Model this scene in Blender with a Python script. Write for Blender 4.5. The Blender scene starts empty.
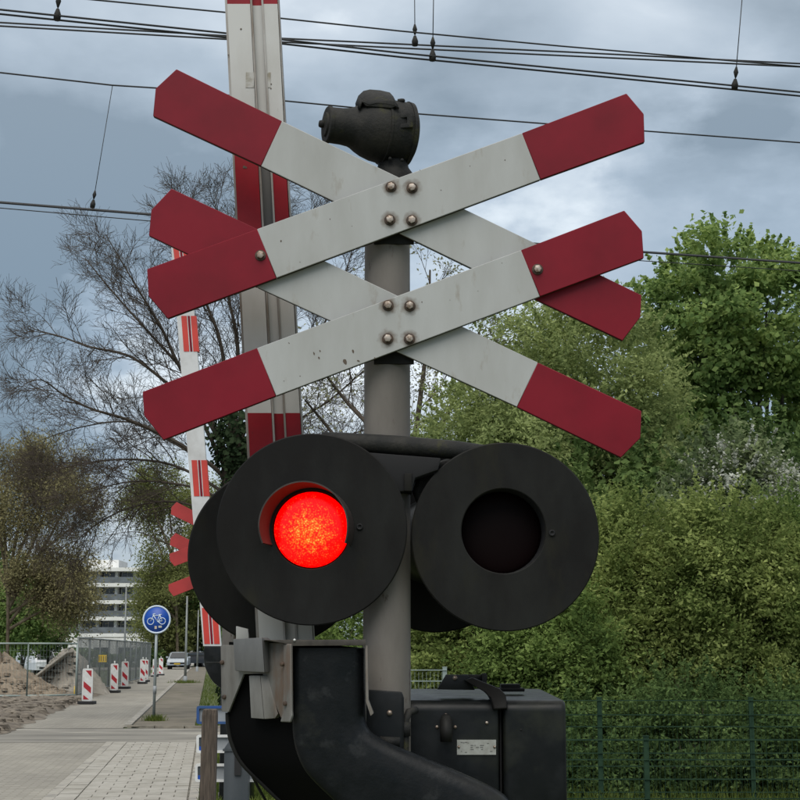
import bpy, bmesh, math, random
import numpy as np
from mathutils import Vector, Matrix
R = math.radians
SC = bpy.context.scene
COL = SC.collection

# ---------------------------------------------------------------- camera
F = 1600.0                      # focal length in photo pixels (800 px wide)
PITCH = math.atan(250 / F)
EYE = Vector((0, 0, 1.6))
cam_d = bpy.data.cameras.new('camera')
cam_d.sensor_width = 36; cam_d.sensor_fit = 'HORIZONTAL'; cam_d.lens = 36 * F / 800
cam_d.clip_start = 0.05; cam_d.clip_end = 5000
cam = bpy.data.objects.new('camera', cam_d); COL.objects.link(cam)
cam.location = EYE; cam.rotation_euler = (R(90) + PITCH, 0, 0)
SC.camera = cam

CA, SA = math.cos(PITCH), math.sin(PITCH)
def ray(px, py):
    u = (px - 400) / F; v = (400 - py) / F
    return Vector((u, CA - v * SA, SA + v * CA))
def P(px, py, Y):
    d = ray(px, py); return EYE + d * (Y / d.y)
def PZ(px, py, z):
    d = ray(px, py); return EYE + d * ((z - EYE.z) / d.z)
def G(px, py): return PZ(px, py, 0.0)

# ---------------------------------------------------------------- sky, sun, exposure
SC.view_settings.view_transform = 'Standard'; SC.view_settings.look = 'None'
SC.view_settings.gamma = 1; SC.view_settings.exposure = 0.5
SUN_EL, SUN_AZ = R(54), R(190)          # azimuth clockwise from +Y: behind the camera
world = bpy.data.worlds.new('World'); SC.world = world; world.use_nodes = True
def build_world():
    nt = world.node_tree; N = nt.nodes; L = nt.links
    N.clear()
    out = N.new('ShaderNodeOutputWorld'); bg = N.new('ShaderNodeBackground')
    bg.inputs['Strength'].default_value = 0.1
    L.new(bg.outputs[0], out.inputs[0])
    sky = N.new('ShaderNodeTexSky'); sky.sky_type = 'NISHITA'; sky.sun_disc = False
    sky.sun_elevation = SUN_EL; sky.sun_rotation = SUN_AZ
    tc = N.new('ShaderNodeTexCoord')
    mp = N.new('ShaderNodeMapping'); mp.inputs['Scale'].default_value = (1, 1, 1.9)
    mp.inputs['Location'].default_value = (1.3, 0.4, 2.1)
    L.new(tc.outputs['Generated'], mp.inputs[0])
    def noise(scale, detail, rough, dist=0.0):
        n = N.new('ShaderNodeTexNoise'); n.inputs['Scale'].default_value = scale
        n.inputs['Detail'].default_value = detail; n.inputs['Roughness'].default_value = rough
        n.inputs['Distortion'].default_value = dist
        L.new(mp.outputs[0], n.inputs['Vector']); return n
    def math_(op, a, b=None, c=None, clamp=False):
        m = N.new('ShaderNodeMath'); m.operation = op; m.use_clamp = clamp
        for i, v in enumerate((a, b, c)):
            if v is None: continue
            if isinstance(v, (int, float)): m.inputs[i].default_value = v
            else: L.new(v, m.inputs[i])
        return m.outputs[0]
    n1 = noise(4.6, 8, 0.46, 0.3); n2 = noise(16, 6, 0.55)
    warp = N.new('ShaderNodeVectorMath'); warp.operation = 'MULTIPLY_ADD'
    L.new(n2.outputs['Color'], warp.inputs[0]); warp.inputs[1].default_value = (.16, .16, .12)
    L.new(tc.outputs['Generated'], warp.inputs[2])
    fac = math_('MULTIPLY_ADD', n1.outputs['Fac'], 1.15, -0.18)
    fac = math_('MULTIPLY_ADD', n2.outputs['Fac'], 0.14, fac)
    fac = math_('SUBTRACT', fac, 0.01)
    # single clouds: direction, angular size, weight
    for (px, py, rad, w) in ((522, 208, .040, .20), (165, 345, .060, .36), (95, 440, .08, .30), (120, 535, .06, .30), (560, 330, .10, .10), (330, 330, .09, .14), (630, 130, .035, .12),
                             (20, 320, .12, -.30), (110, 210, .11, -.12), (720, 165, .06, -.14), (670, 40, .09, -.02), (300, 20, .10, -.05), (740, 90, .08, -.06), (620, 150, .03, .10)):
        d = ray(px, py).normalized() + Vector((.08, .08, .06))
        vd = N.new('ShaderNodeVectorMath'); vd.operation = 'DISTANCE'
        L.new(warp.outputs[0], vd.inputs[0]); vd.inputs[1].default_value = d
        q = math_('DIVIDE', vd.outputs['Value'], rad)
        q = math_('MULTIPLY', q, q); q = math_('MULTIPLY', q, -1.0); q = math_('EXPONENT', q)
        fac = math_('MULTIPLY_ADD', q, w, fac)
    ramp = N.new('ShaderNodeValToRGB'); cr = ramp.color_ramp
    cr.elements[0].position = .22; cr.elements[0].color = (.165, .225, .285, 1)
    cr.elements[1].position = .88; cr.elements[1].color = (.90, .95, 1.0, 1)
    for p, c in ((.42, (.27, .345, .425, 1)), (.56, (.37, .445, .525, 1)), (.68, (.55, .62, .68, 1))):
        e = cr.elements.new(p); e.color = c
    L.new(fac, ramp.inputs[0])
    # overcast skies brighten towards the zenith
    sep = N.new('ShaderNodeSeparateXYZ'); L.new(tc.outputs['Generated'], sep.inputs[0])
    zz = math_('MAXIMUM', sep.outputs['Z'], 0.0)
    grad = math_('MULTIPLY_ADD', zz, 13.5, 6.7)
    mul = N.new('ShaderNodeVectorMath'); mul.operation = 'SCALE'
    # and turn from blue grey to neutral grey there
    neu = N.new('ShaderNodeMix'); neu.data_type = 'RGBA'; neu.clamp_factor = True
    L.new(math_('MULTIPLY_ADD', zz, 1.5, -.30, True), neu.inputs[0]); L.new(ramp.outputs[0], neu.inputs[6])
    lum = N.new('ShaderNodeRGBToBW'); L.new(ramp.outputs[0], lum.inputs[0])
    wc = N.new('ShaderNodeVectorMath'); wc.operation = 'SCALE'; wc.inputs[0].default_value = (1.03, 1.0, .94); L.new(lum.outputs[0], wc.inputs['Scale'])
    L.new(wc.outputs[0], neu.inputs[7])
    L.new(neu.outputs[2], mul.inputs[0]); L.new(grad, mul.inputs['Scale'])
    mix = N.new('ShaderNodeMix'); mix.data_type = 'RGBA'; mix.inputs[0].default_value = 0.08
    L.new(mul.outputs[0], mix.inputs[6]); L.new(sky.outputs[0], mix.inputs[7])
    L.new(mix.outputs[2], bg.inputs['Color'])
build_world()
sun_d = bpy.data.lights.new('sun', 'SUN'); sun_d.energy = 1.5; sun_d.angle = R(50); sun_d.color = (1, .96, .9)
sun = bpy.data.objects.new('sun', sun_d); COL.objects.link(sun)
sdir = Vector((math.sin(SUN_AZ) * math.cos(SUN_EL), math.cos(SUN_AZ) * math.cos(SUN_EL), math.sin(SUN_EL)))
sun.rotation_euler = (-sdir).to_track_quat('-Z', 'Y').to_euler(); sun.location = sdir * 50

# ---------------------------------------------------------------- materials
MATS = {}
def mat(name, col, rough=.6, metal=0.0, col2=None, nscale=8.0, lo=.4, hi=.65, bump=0.0, bscale=60.0, spec=.5,
        col3=None, n3=3.0, lo3=.55, hi3=.75, stretch=None, coat=0.0, halos=None, seed=0.0, rvar=0.0):
    """principled material; col2 and col3 come in by noise (grime, rust, moss); halos: world points with rust round them"""
    if name in MATS: return MATS[name]
    m = bpy.data.materials.new(name); m.use_nodes = True; MATS[name] = m
    nt = m.node_tree; N = nt.nodes; L = nt.links
    b = N['Principled BSDF']
    b.inputs['Base Color'].default_value = (*col, 1); b.inputs['Roughness'].default_value = rough
    b.inputs['Metallic'].default_value = metal; b.inputs['Specular IOR Level'].default_value = spec
    if coat: b.inputs['Coat Weight'].default_value = coat
    geo = N.new('ShaderNodeNewGeometry'); mp = N.new('ShaderNodeMapping')
    mp.inputs['Location'].default_value = (seed, seed * 1.7, seed * .6)
    if stretch: mp.inputs['Scale'].default_value = stretch
    L.new(geo.outputs['Position'], mp.inputs[0])
    def nz(scale, lo, hi, detail=6, rough=.6):
        n = N.new('ShaderNodeTexNoise'); n.inputs['Scale'].default_value = scale; n.inputs['Detail'].default_value = detail
        n.inputs['Roughness'].default_value = rough
        L.new(mp.outputs[0], n.inputs['Vector'])
        r = N.new('ShaderNodeMapRange'); r.inputs[1].default_value = lo; r.inputs[2].default_value = hi
        L.new(n.outputs['Fac'], r.inputs[0]); return r.outputs[0], n
    cur = None
    def mixin(fac, color):
        nonlocal cur
        x = N.new('ShaderNodeMix'); x.data_type = 'RGBA'
        L.new(fac, x.inputs[0])
        if cur is None: x.inputs[6].default_value = (*col, 1)
        else: L.new(cur, x.inputs[6])
        x.inputs[7].default_value = (*color, 1); cur = x.outputs[2]
    if col2 is not None: mixin(nz(nscale, lo, hi)[0], col2)
    if col3 is not None: mixin(nz(n3, lo3, hi3, 8, .65)[0], col3)
    if halos:
        nn = N.new('ShaderNodeTexNoise'); nn.inputs['Scale'].default_value = 70; L.new(geo.outputs['Position'], nn.inputs['Vector'])
        for hpt in halos:
            vd = N.new('ShaderNodeVectorMath'); vd.operation = 'DISTANCE'; L.new(geo.outputs['Position'], vd.inputs[0]); vd.inputs[1].default_value = hpt
            ad = N.new('ShaderNodeMath'); ad.operation = 'MULTIPLY_ADD'; L.new(nn.outputs['Fac'], ad.inputs[0]); ad.inputs[1].default_value = .02
            L.new(vd.outputs['Value'], ad.inputs[2])
            r = N.new('ShaderNodeMapRange'); r.inputs[1].default_value = .038; r.inputs[2].default_value = .024; r.inputs[4].default_value = .8
            L.new(ad.outputs[0], r.inputs[0]); mixin(r.outputs[0], (.12, .085, .055))
    if cur is not None: L.new(cur, b.inputs['Base Color'])
    if rvar:
        f, _ = nz(nscale * 1.7, .3, .7)
        r = N.new('ShaderNodeMapRange'); L.new(f, r.inputs[0]); r.inputs[3].default_value = rough - rvar; r.inputs[4].default_value = rough + rvar
        L.new(r.outputs[0], b.inputs['Roughness'])
    if bump:
        _, n = nz(bscale, 0, 1)
        bp = N.new('ShaderNodeBump'); bp.inputs['Strength'].default_value = bump; bp.inputs['Distance'].default_value = .01
        L.new(n.outputs['Fac'], bp.inputs['Height']); L.new(bp.outputs[0], b.inputs['Normal'])
    return m

def leafmat(name, c1, c2, c3=None, nscale=.9, trans=.35, flower=None, fl=.0):
    """leaf: colour differs leaf by leaf and from clump to clump"""
    m = bpy.data.materials.new(name); m.use_nodes = True
    nt = m.node_tree; N = nt.nodes; L = nt.links; N.clear()
    out = N.new('ShaderNodeOutputMaterial'); mx = N.new('ShaderNodeMixShader'); mx.inputs[0].default_value = trans
    d = N.new('ShaderNodeBsdfDiffuse'); t = N.new('ShaderNodeBsdfTranslucent')
    geo = N.new('ShaderNodeNewGeometry')
    n = N.new('ShaderNodeTexNoise'); n.inputs['Scale'].default_value = nscale; n.inputs['Detail'].default_value = 3
    L.new(geo.outputs['Position'], n.inputs['Vector'])
    a = N.new('ShaderNodeMath'); a.operation = 'MULTIPLY_ADD'; L.new(geo.outputs['Random Per Island'], a.inputs[0]); a.inputs[1].default_value = .45
    s = N.new('ShaderNodeMapRange'); s.inputs[1].default_value = .32; s.inputs[2].default_value = .68; s.inputs[4].default_value = .55
    L.new(n.outputs['Fac'], s.inputs[0]); L.new(s.outputs[0], a.inputs[2])
    rp = N.new('ShaderNodeValToRGB'); rp.color_ramp.elements[0].color = (*c1, 1); rp.color_ramp.elements[1].color = (*c2, 1)
    if c3: e = rp.color_ramp.elements.new(.5); e.color = (*c3, 1)
    L.new(a.outputs[0], rp.inputs[0])
    c = rp.outputs[0]
    L.new(c, d.inputs[0]); L.new(c, t.inputs[0])
    L.new(d.outputs[0], mx.inputs[1]); L.new(t.outputs[0], mx.inputs[2]); L.new(mx.outputs[0], out.inputs[0])
    return m

# ---------------------------------------------------------------- mesh building
class MB:
    def __init__(self): self.v = []; self.f = []; self.m = []; self.s = []
    def add(self, vs, fs, mi=0, smooth=False):
        o = len(self.v); self.v += [tuple(x) for x in vs]
        for f in fs: self.f.append(tuple(i + o for i in f)); self.m.append(mi); self.s.append(smooth)
    def box(self, c, s, rot=None, mi=0):
        c = Vector(c); h = Vector(s) / 2; vs = []
        for z in (-1, 1):
            for x, y in ((-1, -1), (1, -1), (1, 1), (-1, 1)):
                p = Vector((x * h.x, y * h.y, z * h.z))
                vs.append(c + (rot @ p if rot else p))
        self.add(vs, [(3, 2, 1, 0), (4, 5, 6, 7), (0, 1, 5, 4), (1, 2, 6, 5), (2, 3, 7, 6), (3, 0, 4, 7)], mi)
    def prism(self, pts, vec, mi=0, smooth=False):
        """closed polygon (any planar loop) swept along vec"""
        n = len(pts); pts = [Vector(p) for p in pts]; vec = Vector(vec)
        nrm = Vector((0, 0, 0))
        for i in range(n): nrm += pts[i].cross(pts[(i + 1) % n])
        if nrm.dot(vec) > 0: pts = pts[::-1]
        vs = pts + [p + vec for p in pts]
        self.add(vs, [tuple(range(n)), tuple(range(2 * n - 1, n - 1, -1))], mi)
        o = len(self.v) - 2 * n
        for i in range(n):
            j = (i + 1) % n
            self.f.append((o + i, o + n + i, o + n + j, o + j)); self.m.append(mi); self.s.append(smooth)
    def tube(self, pts, rad, n=8, mi=0, cap=True, smooth=True):
        pts = [Vector(p) for p in pts]
        rad = [rad] * len(pts) if isinstance(rad, (int, float)) else rad
        vs = []; u = None
        for i, p in enumerate(pts):
            t = (pts[min(i + 1, len(pts) - 1)] - pts[max(i - 1, 0)])
            t = t.normalized() if t.length > 1e-9 else Vector((0, 0, 1))
            if u is None: u = t.orthogonal()
            u = u - t * u.dot(t)
            u = u.normalized() if u.length > 1e-6 else t.orthogonal().normalized()
            w = t.cross(u)
            for k in range(n):
                a = 2 * math.pi * k / n; vs.append(p + (u * math.cos(a) + w * math.sin(a)) * rad[i])
        fs = []
        for i in range(len(pts) - 1):
            for k in range(n):
                a = i * n + k; b = i * n + (k + 1) % n; fs.append((a, b, b + n, a + n))
        self.add(vs, fs, mi, smooth)
        if cap:
            o = len(self.v) - len(vs); e = o + (len(pts) - 1) * n
            self.f.append(tuple(o + k for k in range(n - 1, -1, -1))); self.m.append(mi); self.s.append(False)
            self.f.append(tuple(e + k for k in range(n))); self.m.append(mi); self.s.append(False)
    def lathe(self, o, axis, prof, n=32, mi=0, smooth=True, a0=0.0, a1=2 * math.pi, up=None):
        """prof: (distance along axis, radius)"""
        o = Vector(o); ax = Vector(axis).normalized()
        u = (Vector(up) if up else ax.orthogonal()); u = (u - ax * u.dot(ax)).normalized(); w = ax.cross(u)
        full = abs(a1 - a0 - 2 * math.pi) < 1e-6; m = n if full else n + 1
        vs = []
        for (d, r) in prof:
            for k in range(m):
                a = a0 + (a1 - a0) * k / n
                vs.append(o + ax * d + (u * math.cos(a) + w * math.sin(a)) * r)
        fs = []
        for i in range(len(prof) - 1):
            for k in range(n):
                a = i * m + k; b = i * m + (k + 1) % m; fs.append((a, b, b + m, a + m))
        self.add(vs, fs, mi, smooth)
    def mesh(self, name, mats, off=None):
        me = bpy.data.meshes.new(name)
        v = self.v if off is None else [(a - off.x, b - off.y, c - off.z) for a, b, c in self.v]
        me.from_pydata(v, [], self.f)
        for m in (mats if isinstance(mats, (list, tuple)) else [mats]): me.materials.append(m)
        me.polygons.foreach_set('material_index', self.m); me.polygons.foreach_set('use_smooth', self.s)
        me.update(); return me

ORG = {}
def org(p): return ORG.get(p.name, Vector((0, 0, 0)))
def tag(o, label=None, cat=None, group=None, kind=None):
    if label: o['label'] = label
    if cat: o['category'] = cat
    if group: o['group'] = group
    if kind: o['kind'] = kind
    return o
def thing(name, label, cat, loc, group=None):
    o = bpy.data.objects.new(name, None); COL.objects.link(o); o.location = loc; o.empty_display_size = .2
    ORG[o.name] = Vector(loc); return tag(o, label, cat, group)
def obj(name, mb, mats, parent=None, bevel=0.0, seg=2, autosmooth=False):
    off = org(parent) if parent else None
    me = mb.mesh(name, mats, off)
    o = bpy.data.objects.new(name, me); COL.objects.link(o)
    if parent: o.parent = parent; ORG[o.name] = off
    if bevel:
        bm = bmesh.new(); bm.from_mesh(me)
        bmesh.ops.remove_doubles(bm, verts=bm.verts, dist=1e-5)
        bmesh.ops.recalc_face_normals(bm, faces=bm.faces)
        es = [e for e in bm.edges if len(e.link_faces) == 2 and e.calc_face_angle(0) > R(28)]
        bmesh.ops.bevel(bm, geom=es, offset=bevel, segments=seg, affect='EDGES', profile=.6, clamp_overlap=True)
        for f in bm.faces: f.smooth = True
        bm.to_mesh(me); bm.free()
        me.set_sharp_from_angle(angle=R(40))
    return o
def copy_tree(o, parent=None, loc=None):
    c = o.copy(); COL.objects.link(c)
    if parent: c.parent = parent
    if loc is not None: c.location = loc
    for ch in list(o.children): copy_tree(ch, c)
    return c
def struct(name, mb, m): return tag(obj(name, mb, m), kind='structure')
rng = random.Random(5)

# ---------------------------------------------------------------- shared materials
M = dict(
    red=mat('crossbuck_red', (.205, .0066, .0175), .45, spec=.22, col2=(.160, .0056, .0140), nscale=5, bump=.03, bscale=400, rvar=.08),
    steel=mat('galvanised', (.30, .31, .31), .5, .6, col2=(.20, .20, .20), nscale=14, bump=.08, bscale=90, col3=(.16, .10, .065), n3=9, lo3=.6, hi3=.75),
    pole=mat('pole_grey', (.195, .178, .158), .65, spec=.3, col2=(.135, .122, .108), nscale=6, lo=.4, hi=.7, stretch=(1, 1, .35), col3=(.085, .065, .052), n3=18, lo3=.62, hi3=.68, bump=.06, bscale=120),
    black=mat('black_paint', (.0085, .008, .0075), .58, spec=.16, col2=(.017, .0175, .016), nscale=7, lo=.4, hi=.7, col3=(.020, .019, .011), n3=6, lo3=.56, hi3=.76, stretch=(1, 1, .45), rvar=.12, bump=.05, bscale=150),
    blackgloss=mat('black_gloss', (.0046, .0058, .0062), .40, spec=.24, col2=(.010, .0115, .0125), nscale=9, lo=.48, hi=.62, col3=(.022, .024, .016), n3=4, rvar=.1, bump=.04, bscale=40),
    worn=mat('worn_casting', (.0042, .0055, .0066), .42, spec=.24, col2=(.0165, .018, .019), nscale=14, lo=.58, hi=.66, col3=(.026, .027, .02), n3=4, rvar=.14, bump=.08, bscale=70),
    bell=mat('weathered_iron', (.015, .0155, .015), .7, spec=.25, col2=(.032, .030, .026), nscale=16, lo=.45, hi=.7, col3=(.05, .05, .016), n3=13, lo3=.58, hi3=.74, bump=.25, bscale=110),
    dark=mat('dark_interior_and_shade', (.006, .006, .007), .8),
    bolt=mat('bolt_steel', (.42, .37, .32), .45, .7, col2=(.18, .12, .08), nscale=120, bump=.1, bscale=200),
    washer=mat('rusty_washer', (.10, .065, .045), .7, .3, col2=(.04, .03, .025), nscale=80),
    chip=mat('bare_rust', (.10, .075, .055), .8),
    lens_off=mat('lens_off', (.004, .0006, .0008), .55, spec=.1),
    boom_red=mat('boom_red', (.27, .007, .016), .5, spec=.25, col2=(.21, .006, .013), nscale=6, col3=(.06, .01, .012), n3=30, lo3=.68, hi3=.75, rvar=.1),
    boom_white=mat('boom_white', (.52, .52, .50), .5, col2=(.43, .42, .39), nscale=5, stretch=(1, 1, .4), col3=(.13, .10, .07), n3=26, lo3=.68, hi3=.74),
    alu=mat('aluminium_strip', (.34, .33, .31), .5, .3, col2=(.16, .13, .10), nscale=18, stretch=(1, 1, .2)),
    groove=mat('groove_grey', (.09, .09, .088), .6),
    far_red=mat('sheeting_red', (.58, .045, .03), .5, col2=(.46, .04, .03), nscale=4),
    far_white=mat('sheeting_white', (.62, .63, .63), .5, col2=(.5, .5, .49), nscale=4),
    plate=mat('name_plate', (.36, .37, .34), .45, col2=(.28, .28, .25), nscale=60),
    ink=mat('plate_ink', (.12, .12, .11), .6),
    wood=mat('weathered_wood', (.115, .088, .068), .85, col2=(.040, .031, .024), nscale=110, stretch=(1, 1, .06), bump=.8, bscale=130, col3=(.10, .10, .045), n3=6),
    postgrey=mat('post_grey', (.048, .058, .066), .5, col2=(.05, .058, .064), nscale=6, bump=.05),
    panel=mat('sign_back', (.30, .32, .34), .5, col2=(.24, .26, .27), nscale=9),
    white=mat('white_paint', (.72, .73, .72), .5, col2=(.6, .6, .58), nscale=9),
    blue=mat('sign_blue', (.009, .075, .40), .4),
    signwhite=mat('sign_white', (.62, .72, .82), .4),
    rubber=mat('rubber', (.012, .012, .013), .7),
    bark=mat('bark', (.070, .060, .050), .9, col2=(.035, .030, .026), nscale=9, bump=.5, bscale=20, col3=(.055, .060, .035), n3=2),
    twig=mat('twig', (.088, .073, .059), .9, spec=.1, col2=(.058, .048, .039), nscale=3),
    twigb=mat('twig_brown', (.17, .145, .10), .9, spec=.1, col2=(.08, .062, .045), nscale=3),
    wire=mat('wire', (.022, .024, .026), .5, .3),
    fgreen=mat('fence_green', (.026, .056, .032), .7, spec=.12, col2=(.012, .032, .021), nscale=6),
    flight=mat('fence_zinc', (.30, .36, .34), .5, .3),
    kerb=mat('concrete_kerb', (.36, .34, .295), .85, col2=(.22, .21, .19), nscale=5, bump=.2),
)
def lens_mat():
    m = bpy.data.materials.new('lens_lit'); m.use_nodes = True; nt = m.node_tree; N = nt.nodes; L = nt.links; N.clear()
    out = N.new('ShaderNodeOutputMaterial'); em = N.new('ShaderNodeEmission'); em.inputs[1].default_value = 1.25
    gl = N.new('ShaderNodeBsdfGlossy'); gl.inputs[0].default_value = (.03, .03, .03, 1); gl.inputs[1].default_value = .2
    ad = N.new('ShaderNodeAddShader')
    geo = N.new('ShaderNodeNewGeometry')
    v = N.new('ShaderNodeTexVoronoi'); v.inputs['Scale'].default_value = 210; L.new(geo.outputs['Position'], v.inputs['Vector'])
    n = N.new('ShaderNodeTexNoise'); n.inputs['Scale'].default_value = 60; n.inputs['Detail'].default_value = 4; L.new(geo.outputs['Position'], n.inputs['Vector'])
    tcn = N.new('ShaderNodeVectorMath'); tcn.operation = 'DISTANCE'; L.new(geo.outputs['Position'], tcn.inputs[0]); tcn.inputs[1].default_value = P(309, 531, 4.19)
    r = N.new('ShaderNodeMapRange'); r.inputs[1].default_value = .105; r.inputs[2].default_value = .03; L.new(tcn.outputs['Value'], r.inputs[0])
    a = N.new('ShaderNodeMath'); a.operation = 'MULTIPLY_ADD'; L.new(v.outputs['Distance'], a.inputs[0]); a.inputs[1].default_value = -.75; L.new(n.outputs['Fac'], a.inputs[2])
    b = N.new('ShaderNodeMath'); b.operation = 'MULTIPLY_ADD'; L.new(r.outputs[0], b.inputs[0]); b.inputs[1].default_value = .62; L.new(a.outputs[0], b.inputs[2])
    cr = N.new('ShaderNodeValToRGB'); cr.color_ramp.elements[0].position = .30; cr.color_ramp.elements[0].color = (.72, .0, .0, 1)
    cr.color_ramp.elements[1].position = 1.0; cr.color_ramp.elements[1].color = (1, .30, .05, 1)
    for p, c in ((.5, (1, .006, .003, 1)), (.70, (1, .055, .004, 1)), (.86, (1, .125, .010, 1))):
        e = cr.color_ramp.elements.new(p); e.color = c
    L.new(b.outputs[0], cr.inputs[0]); L.new(cr.outputs[0], em.inputs[0])
    L.new(em.outputs[0], ad.inputs[0]); L.new(gl.outputs[0], ad.inputs[1]); L.new(ad.outputs[0], out.inputs[0])
    return m
M['lens_on'] = lens_mat()

# ================================================================ SETTING: ground, roads
SL = -0.117                                     # the street's heading: X = x0 + SL * Y
def SX(x0, Y): return x0 + SL * Y
def gz(x, y):                                   # the land right of the street dips behind the tracks
    s = x - SX(0, y)
    t = min(1, max(0, (s - 1.6) / 2.2)); t = t * t * (3 - 2 * t)
    u = min(1, max(0, (y - 15.0) / 1.6)); u = u * u * (3 - 2 * u)
    w = min(1, max(0, (60 - y) / 25)); w = w * w * (3 - 2 * w)
    return -.55 * t * u * w - .012
def sheet(name, m, xs, ys, zf, sx=False):
    mb = MB(); vs = []
    for y in ys:
        for x in xs:
            X = SX(x, y) if sx else x
            vs.append((X, y, zf(X, y)))
    n = len(xs); fs = []
    for j in range(len(ys) - 1):
        for i in range(n - 1):
            a = j * n + i; fs.append((a, a + 1, a + n + 1, a + n))
    mb.add(vs, fs, 0, True); return struct(name, mb, m)
grassm = mat('turf', (.060, .085, .022), .95, col2=(.095, .105, .035), nscale=1.3, col3=(.10, .085, .05), n3=.8, lo3=.6, hi3=.8, bump=.8, bscale=30)
ballast = mat('trackbed', (.16, .15, .135), .95, col2=(.09, .085, .08), nscale=14, bump=.9, bscale=25)
xs = [-1500, -500, -150, -60, -30, -16] + [i * .6 - 12 for i in range(42)] + [16, 22, 30, 60, 150, 500, 1500]
ys = [-60, -30, -15, -8, -4, 0, 4, 8, 12, 14] + [15 + i * .5 for i in range(12)] + [23, 26, 30, 34, 38, 42, 46, 50, 54, 58, 62, 80, 120, 200, 400, 900, 2500]
sheet('ground', grassm, xs, ys, gz)
asph = mat('street_brick', (.34, .325, .285), .9, spec=.2, col2=(.26, .248, .22), nscale=.9, lo=.35, hi=.7, col3=(.38, .36, .315), n3=.7, lo3=.56, hi3=.78, bump=.5, bscale=55, stretch=(1, .35, 1))
def bricks(m, sx, sy, amt):
    nt = m.node_tree; N = nt.nodes; L = nt.links; b = N['Principled BSDF']; src = b.inputs['Base Color'].links[0].from_socket
    geo = N.new('ShaderNodeNewGeometry'); mp = N.new('ShaderNodeMapping'); mp.inputs['Rotation'].default_value = (0, 0, SL * 1.0); L.new(geo.outputs['Position'], mp.inputs[0])
    bt_ = N.new('ShaderNodeTexBrick'); bt_.inputs['Scale'].default_value = 1; bt_.inputs['Brick Width'].default_value = sx; bt_.inputs['Row Height'].default_value = sy
    bt_.inputs['Mortar Size'].default_value = .012; bt_.inputs['Color1'].default_value = (1, 1, 1, 1); bt_.inputs['Color2'].default_value = (1 - amt, 1 - amt, 1 - amt, 1); bt_.inputs['Mortar'].default_value = (.70, .68, .65, 1)
    L.new(mp.outputs[0], bt_.inputs['Vector'])
    x = N.new('ShaderNodeMix'); x.data_type = 'RGBA'; x.blend_type = 'MULTIPLY'; x.inputs[0].default_value = 1; L.new(src, x.inputs[6]); L.new(bt_.outputs[0], x.inputs[7]); L.new(x.outputs[2], b.inputs['Base Color'])
bricks(asph, .21, .105, .22)
crossm = mat('cross_street', (.235, .225, .20), .9, spec=.2, col2=(.165, .158, .142), nscale=1.6, lo=.45, hi=.62, col3=(.42, .40, .35), n3=.9, lo3=.53, hi3=.68, bump=.3, bscale=50, stretch=(.25, 1.1, 1))
footm = mat('footpath_slabs', (.185, .165, .132), .9, spec=.2, col2=(.125, .115, .092), nscale=1.1, bump=.4, bscale=60, col3=(.085, .095, .05), n3=.7)
tilem = mat('paving_tile', (.375, .360, .325), .9, spec=.2, col2=(.30, .285, .25), nscale=2.2, bump=.2, bscale=90, col3=(.21, .20, .17), n3=5, lo3=.55, hi3=.75)
jointm = mat('joint_sand', (.25, .235, .20), .95, col2=(.075, .07, .06), nscale=9)
flat = lambda h: (lambda x, y: h)
sheet('road', asph, [-12, -6, -3, -1.78], [-20, 0, 8, 14, 18, 22, 26, 28.6], flat(.0), True)
sheet('side_street', crossm, [-26, -12, -6, -4, -2, -1, 0, 2, 4.0], [28.6, 30, 31.2, 32.4, 33.6], flat(.004), True)
sheet('bike_path', asph, [-4.1, -3.4, -2.6, -1.78], [33.6, 40, 50, 65, 80, 100, 130, 170, 260], flat(.008), True)
sheet('footpath', footm, [-1.62, -1, -.3], [33.75, 40, 50, 65, 80, 100, 130, 170], flat(.03), True)
# the parking street far ahead
mb = MB(); mb.add([(-60, 131, .012), (8, 131, .012), (8, 150, .012), (-60, 150, .012)], [(0, 1, 2, 3)]); struct('far_road', mb, asph)
# trackbed under the overhead line (in front of the frame's lower edge)
mb = MB(); mb.add([(-60, 7.2, -.003), (60, 7.2, -.003), (60, 14.9, -.003), (-60, 14.9, -.003)], [(0, 1, 2, 3)]); struct('track_bed', mb, ballast)

# pavement of square tiles, every tile its own piece
mb = MB(); mb.add([(SX(-1.66, 14.9), 14.9, .006), (SX(-.12, 14.9), 14.9, .006), (SX(-.12, 28.5), 28.5, .006), (SX(-1.66, 28.5), 28.5, .006)], [(0, 1, 2, 3)])
pav = struct('pavement', mb, jointm)
def rough_tile(w, d, h, bev=.006):
    mb = MB(); a, b = w / 2, d / 2
    vs = [(-a, -b, 0), (a, -b, 0), (a, b, 0), (-a, b, 0), (-a + bev, -b + bev, h), (a - bev, -b + bev, h), (a - bev, b - bev, h), (-a + bev, b - bev, h)]
    mb.add(vs, [(4, 5, 6, 7), (0, 1, 5, 4), (1, 2, 6, 5), (2, 3, 7, 6), (3, 0, 4, 7)]); return mb.mesh('tile', tilem)
tfull = rough_tile(.290, .290, .014, .003); thalf = rough_tile(.140, .290, .014, .003)
yaw = math.atan2(-SL, 1)
row = 0; Yc = 16.2
while Yc < 28.3:
    xo = -1.42; row += 1; off = (row % 2)
    cells = [(xo + .15 + i * .3, tfull) for i in range(4)] if not off else [(xo + .075, thalf)] + [(xo + .3 + i * .3, tfull) for i in range(3)] + [(xo + 1.125, thalf)]
    for (c, me) in cells:
        t = bpy.data.objects.new('tile', me); COL.objects.link(t); t.parent = pav
        t.location = (SX(c, Yc), Yc, .007 + rng.uniform(-.003, .004)); t.rotation_euler = (rng.uniform(-.008, .008), rng.uniform(-.008, .008), yaw + rng.uniform(-.006, .006))
    Yc += .3
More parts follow.
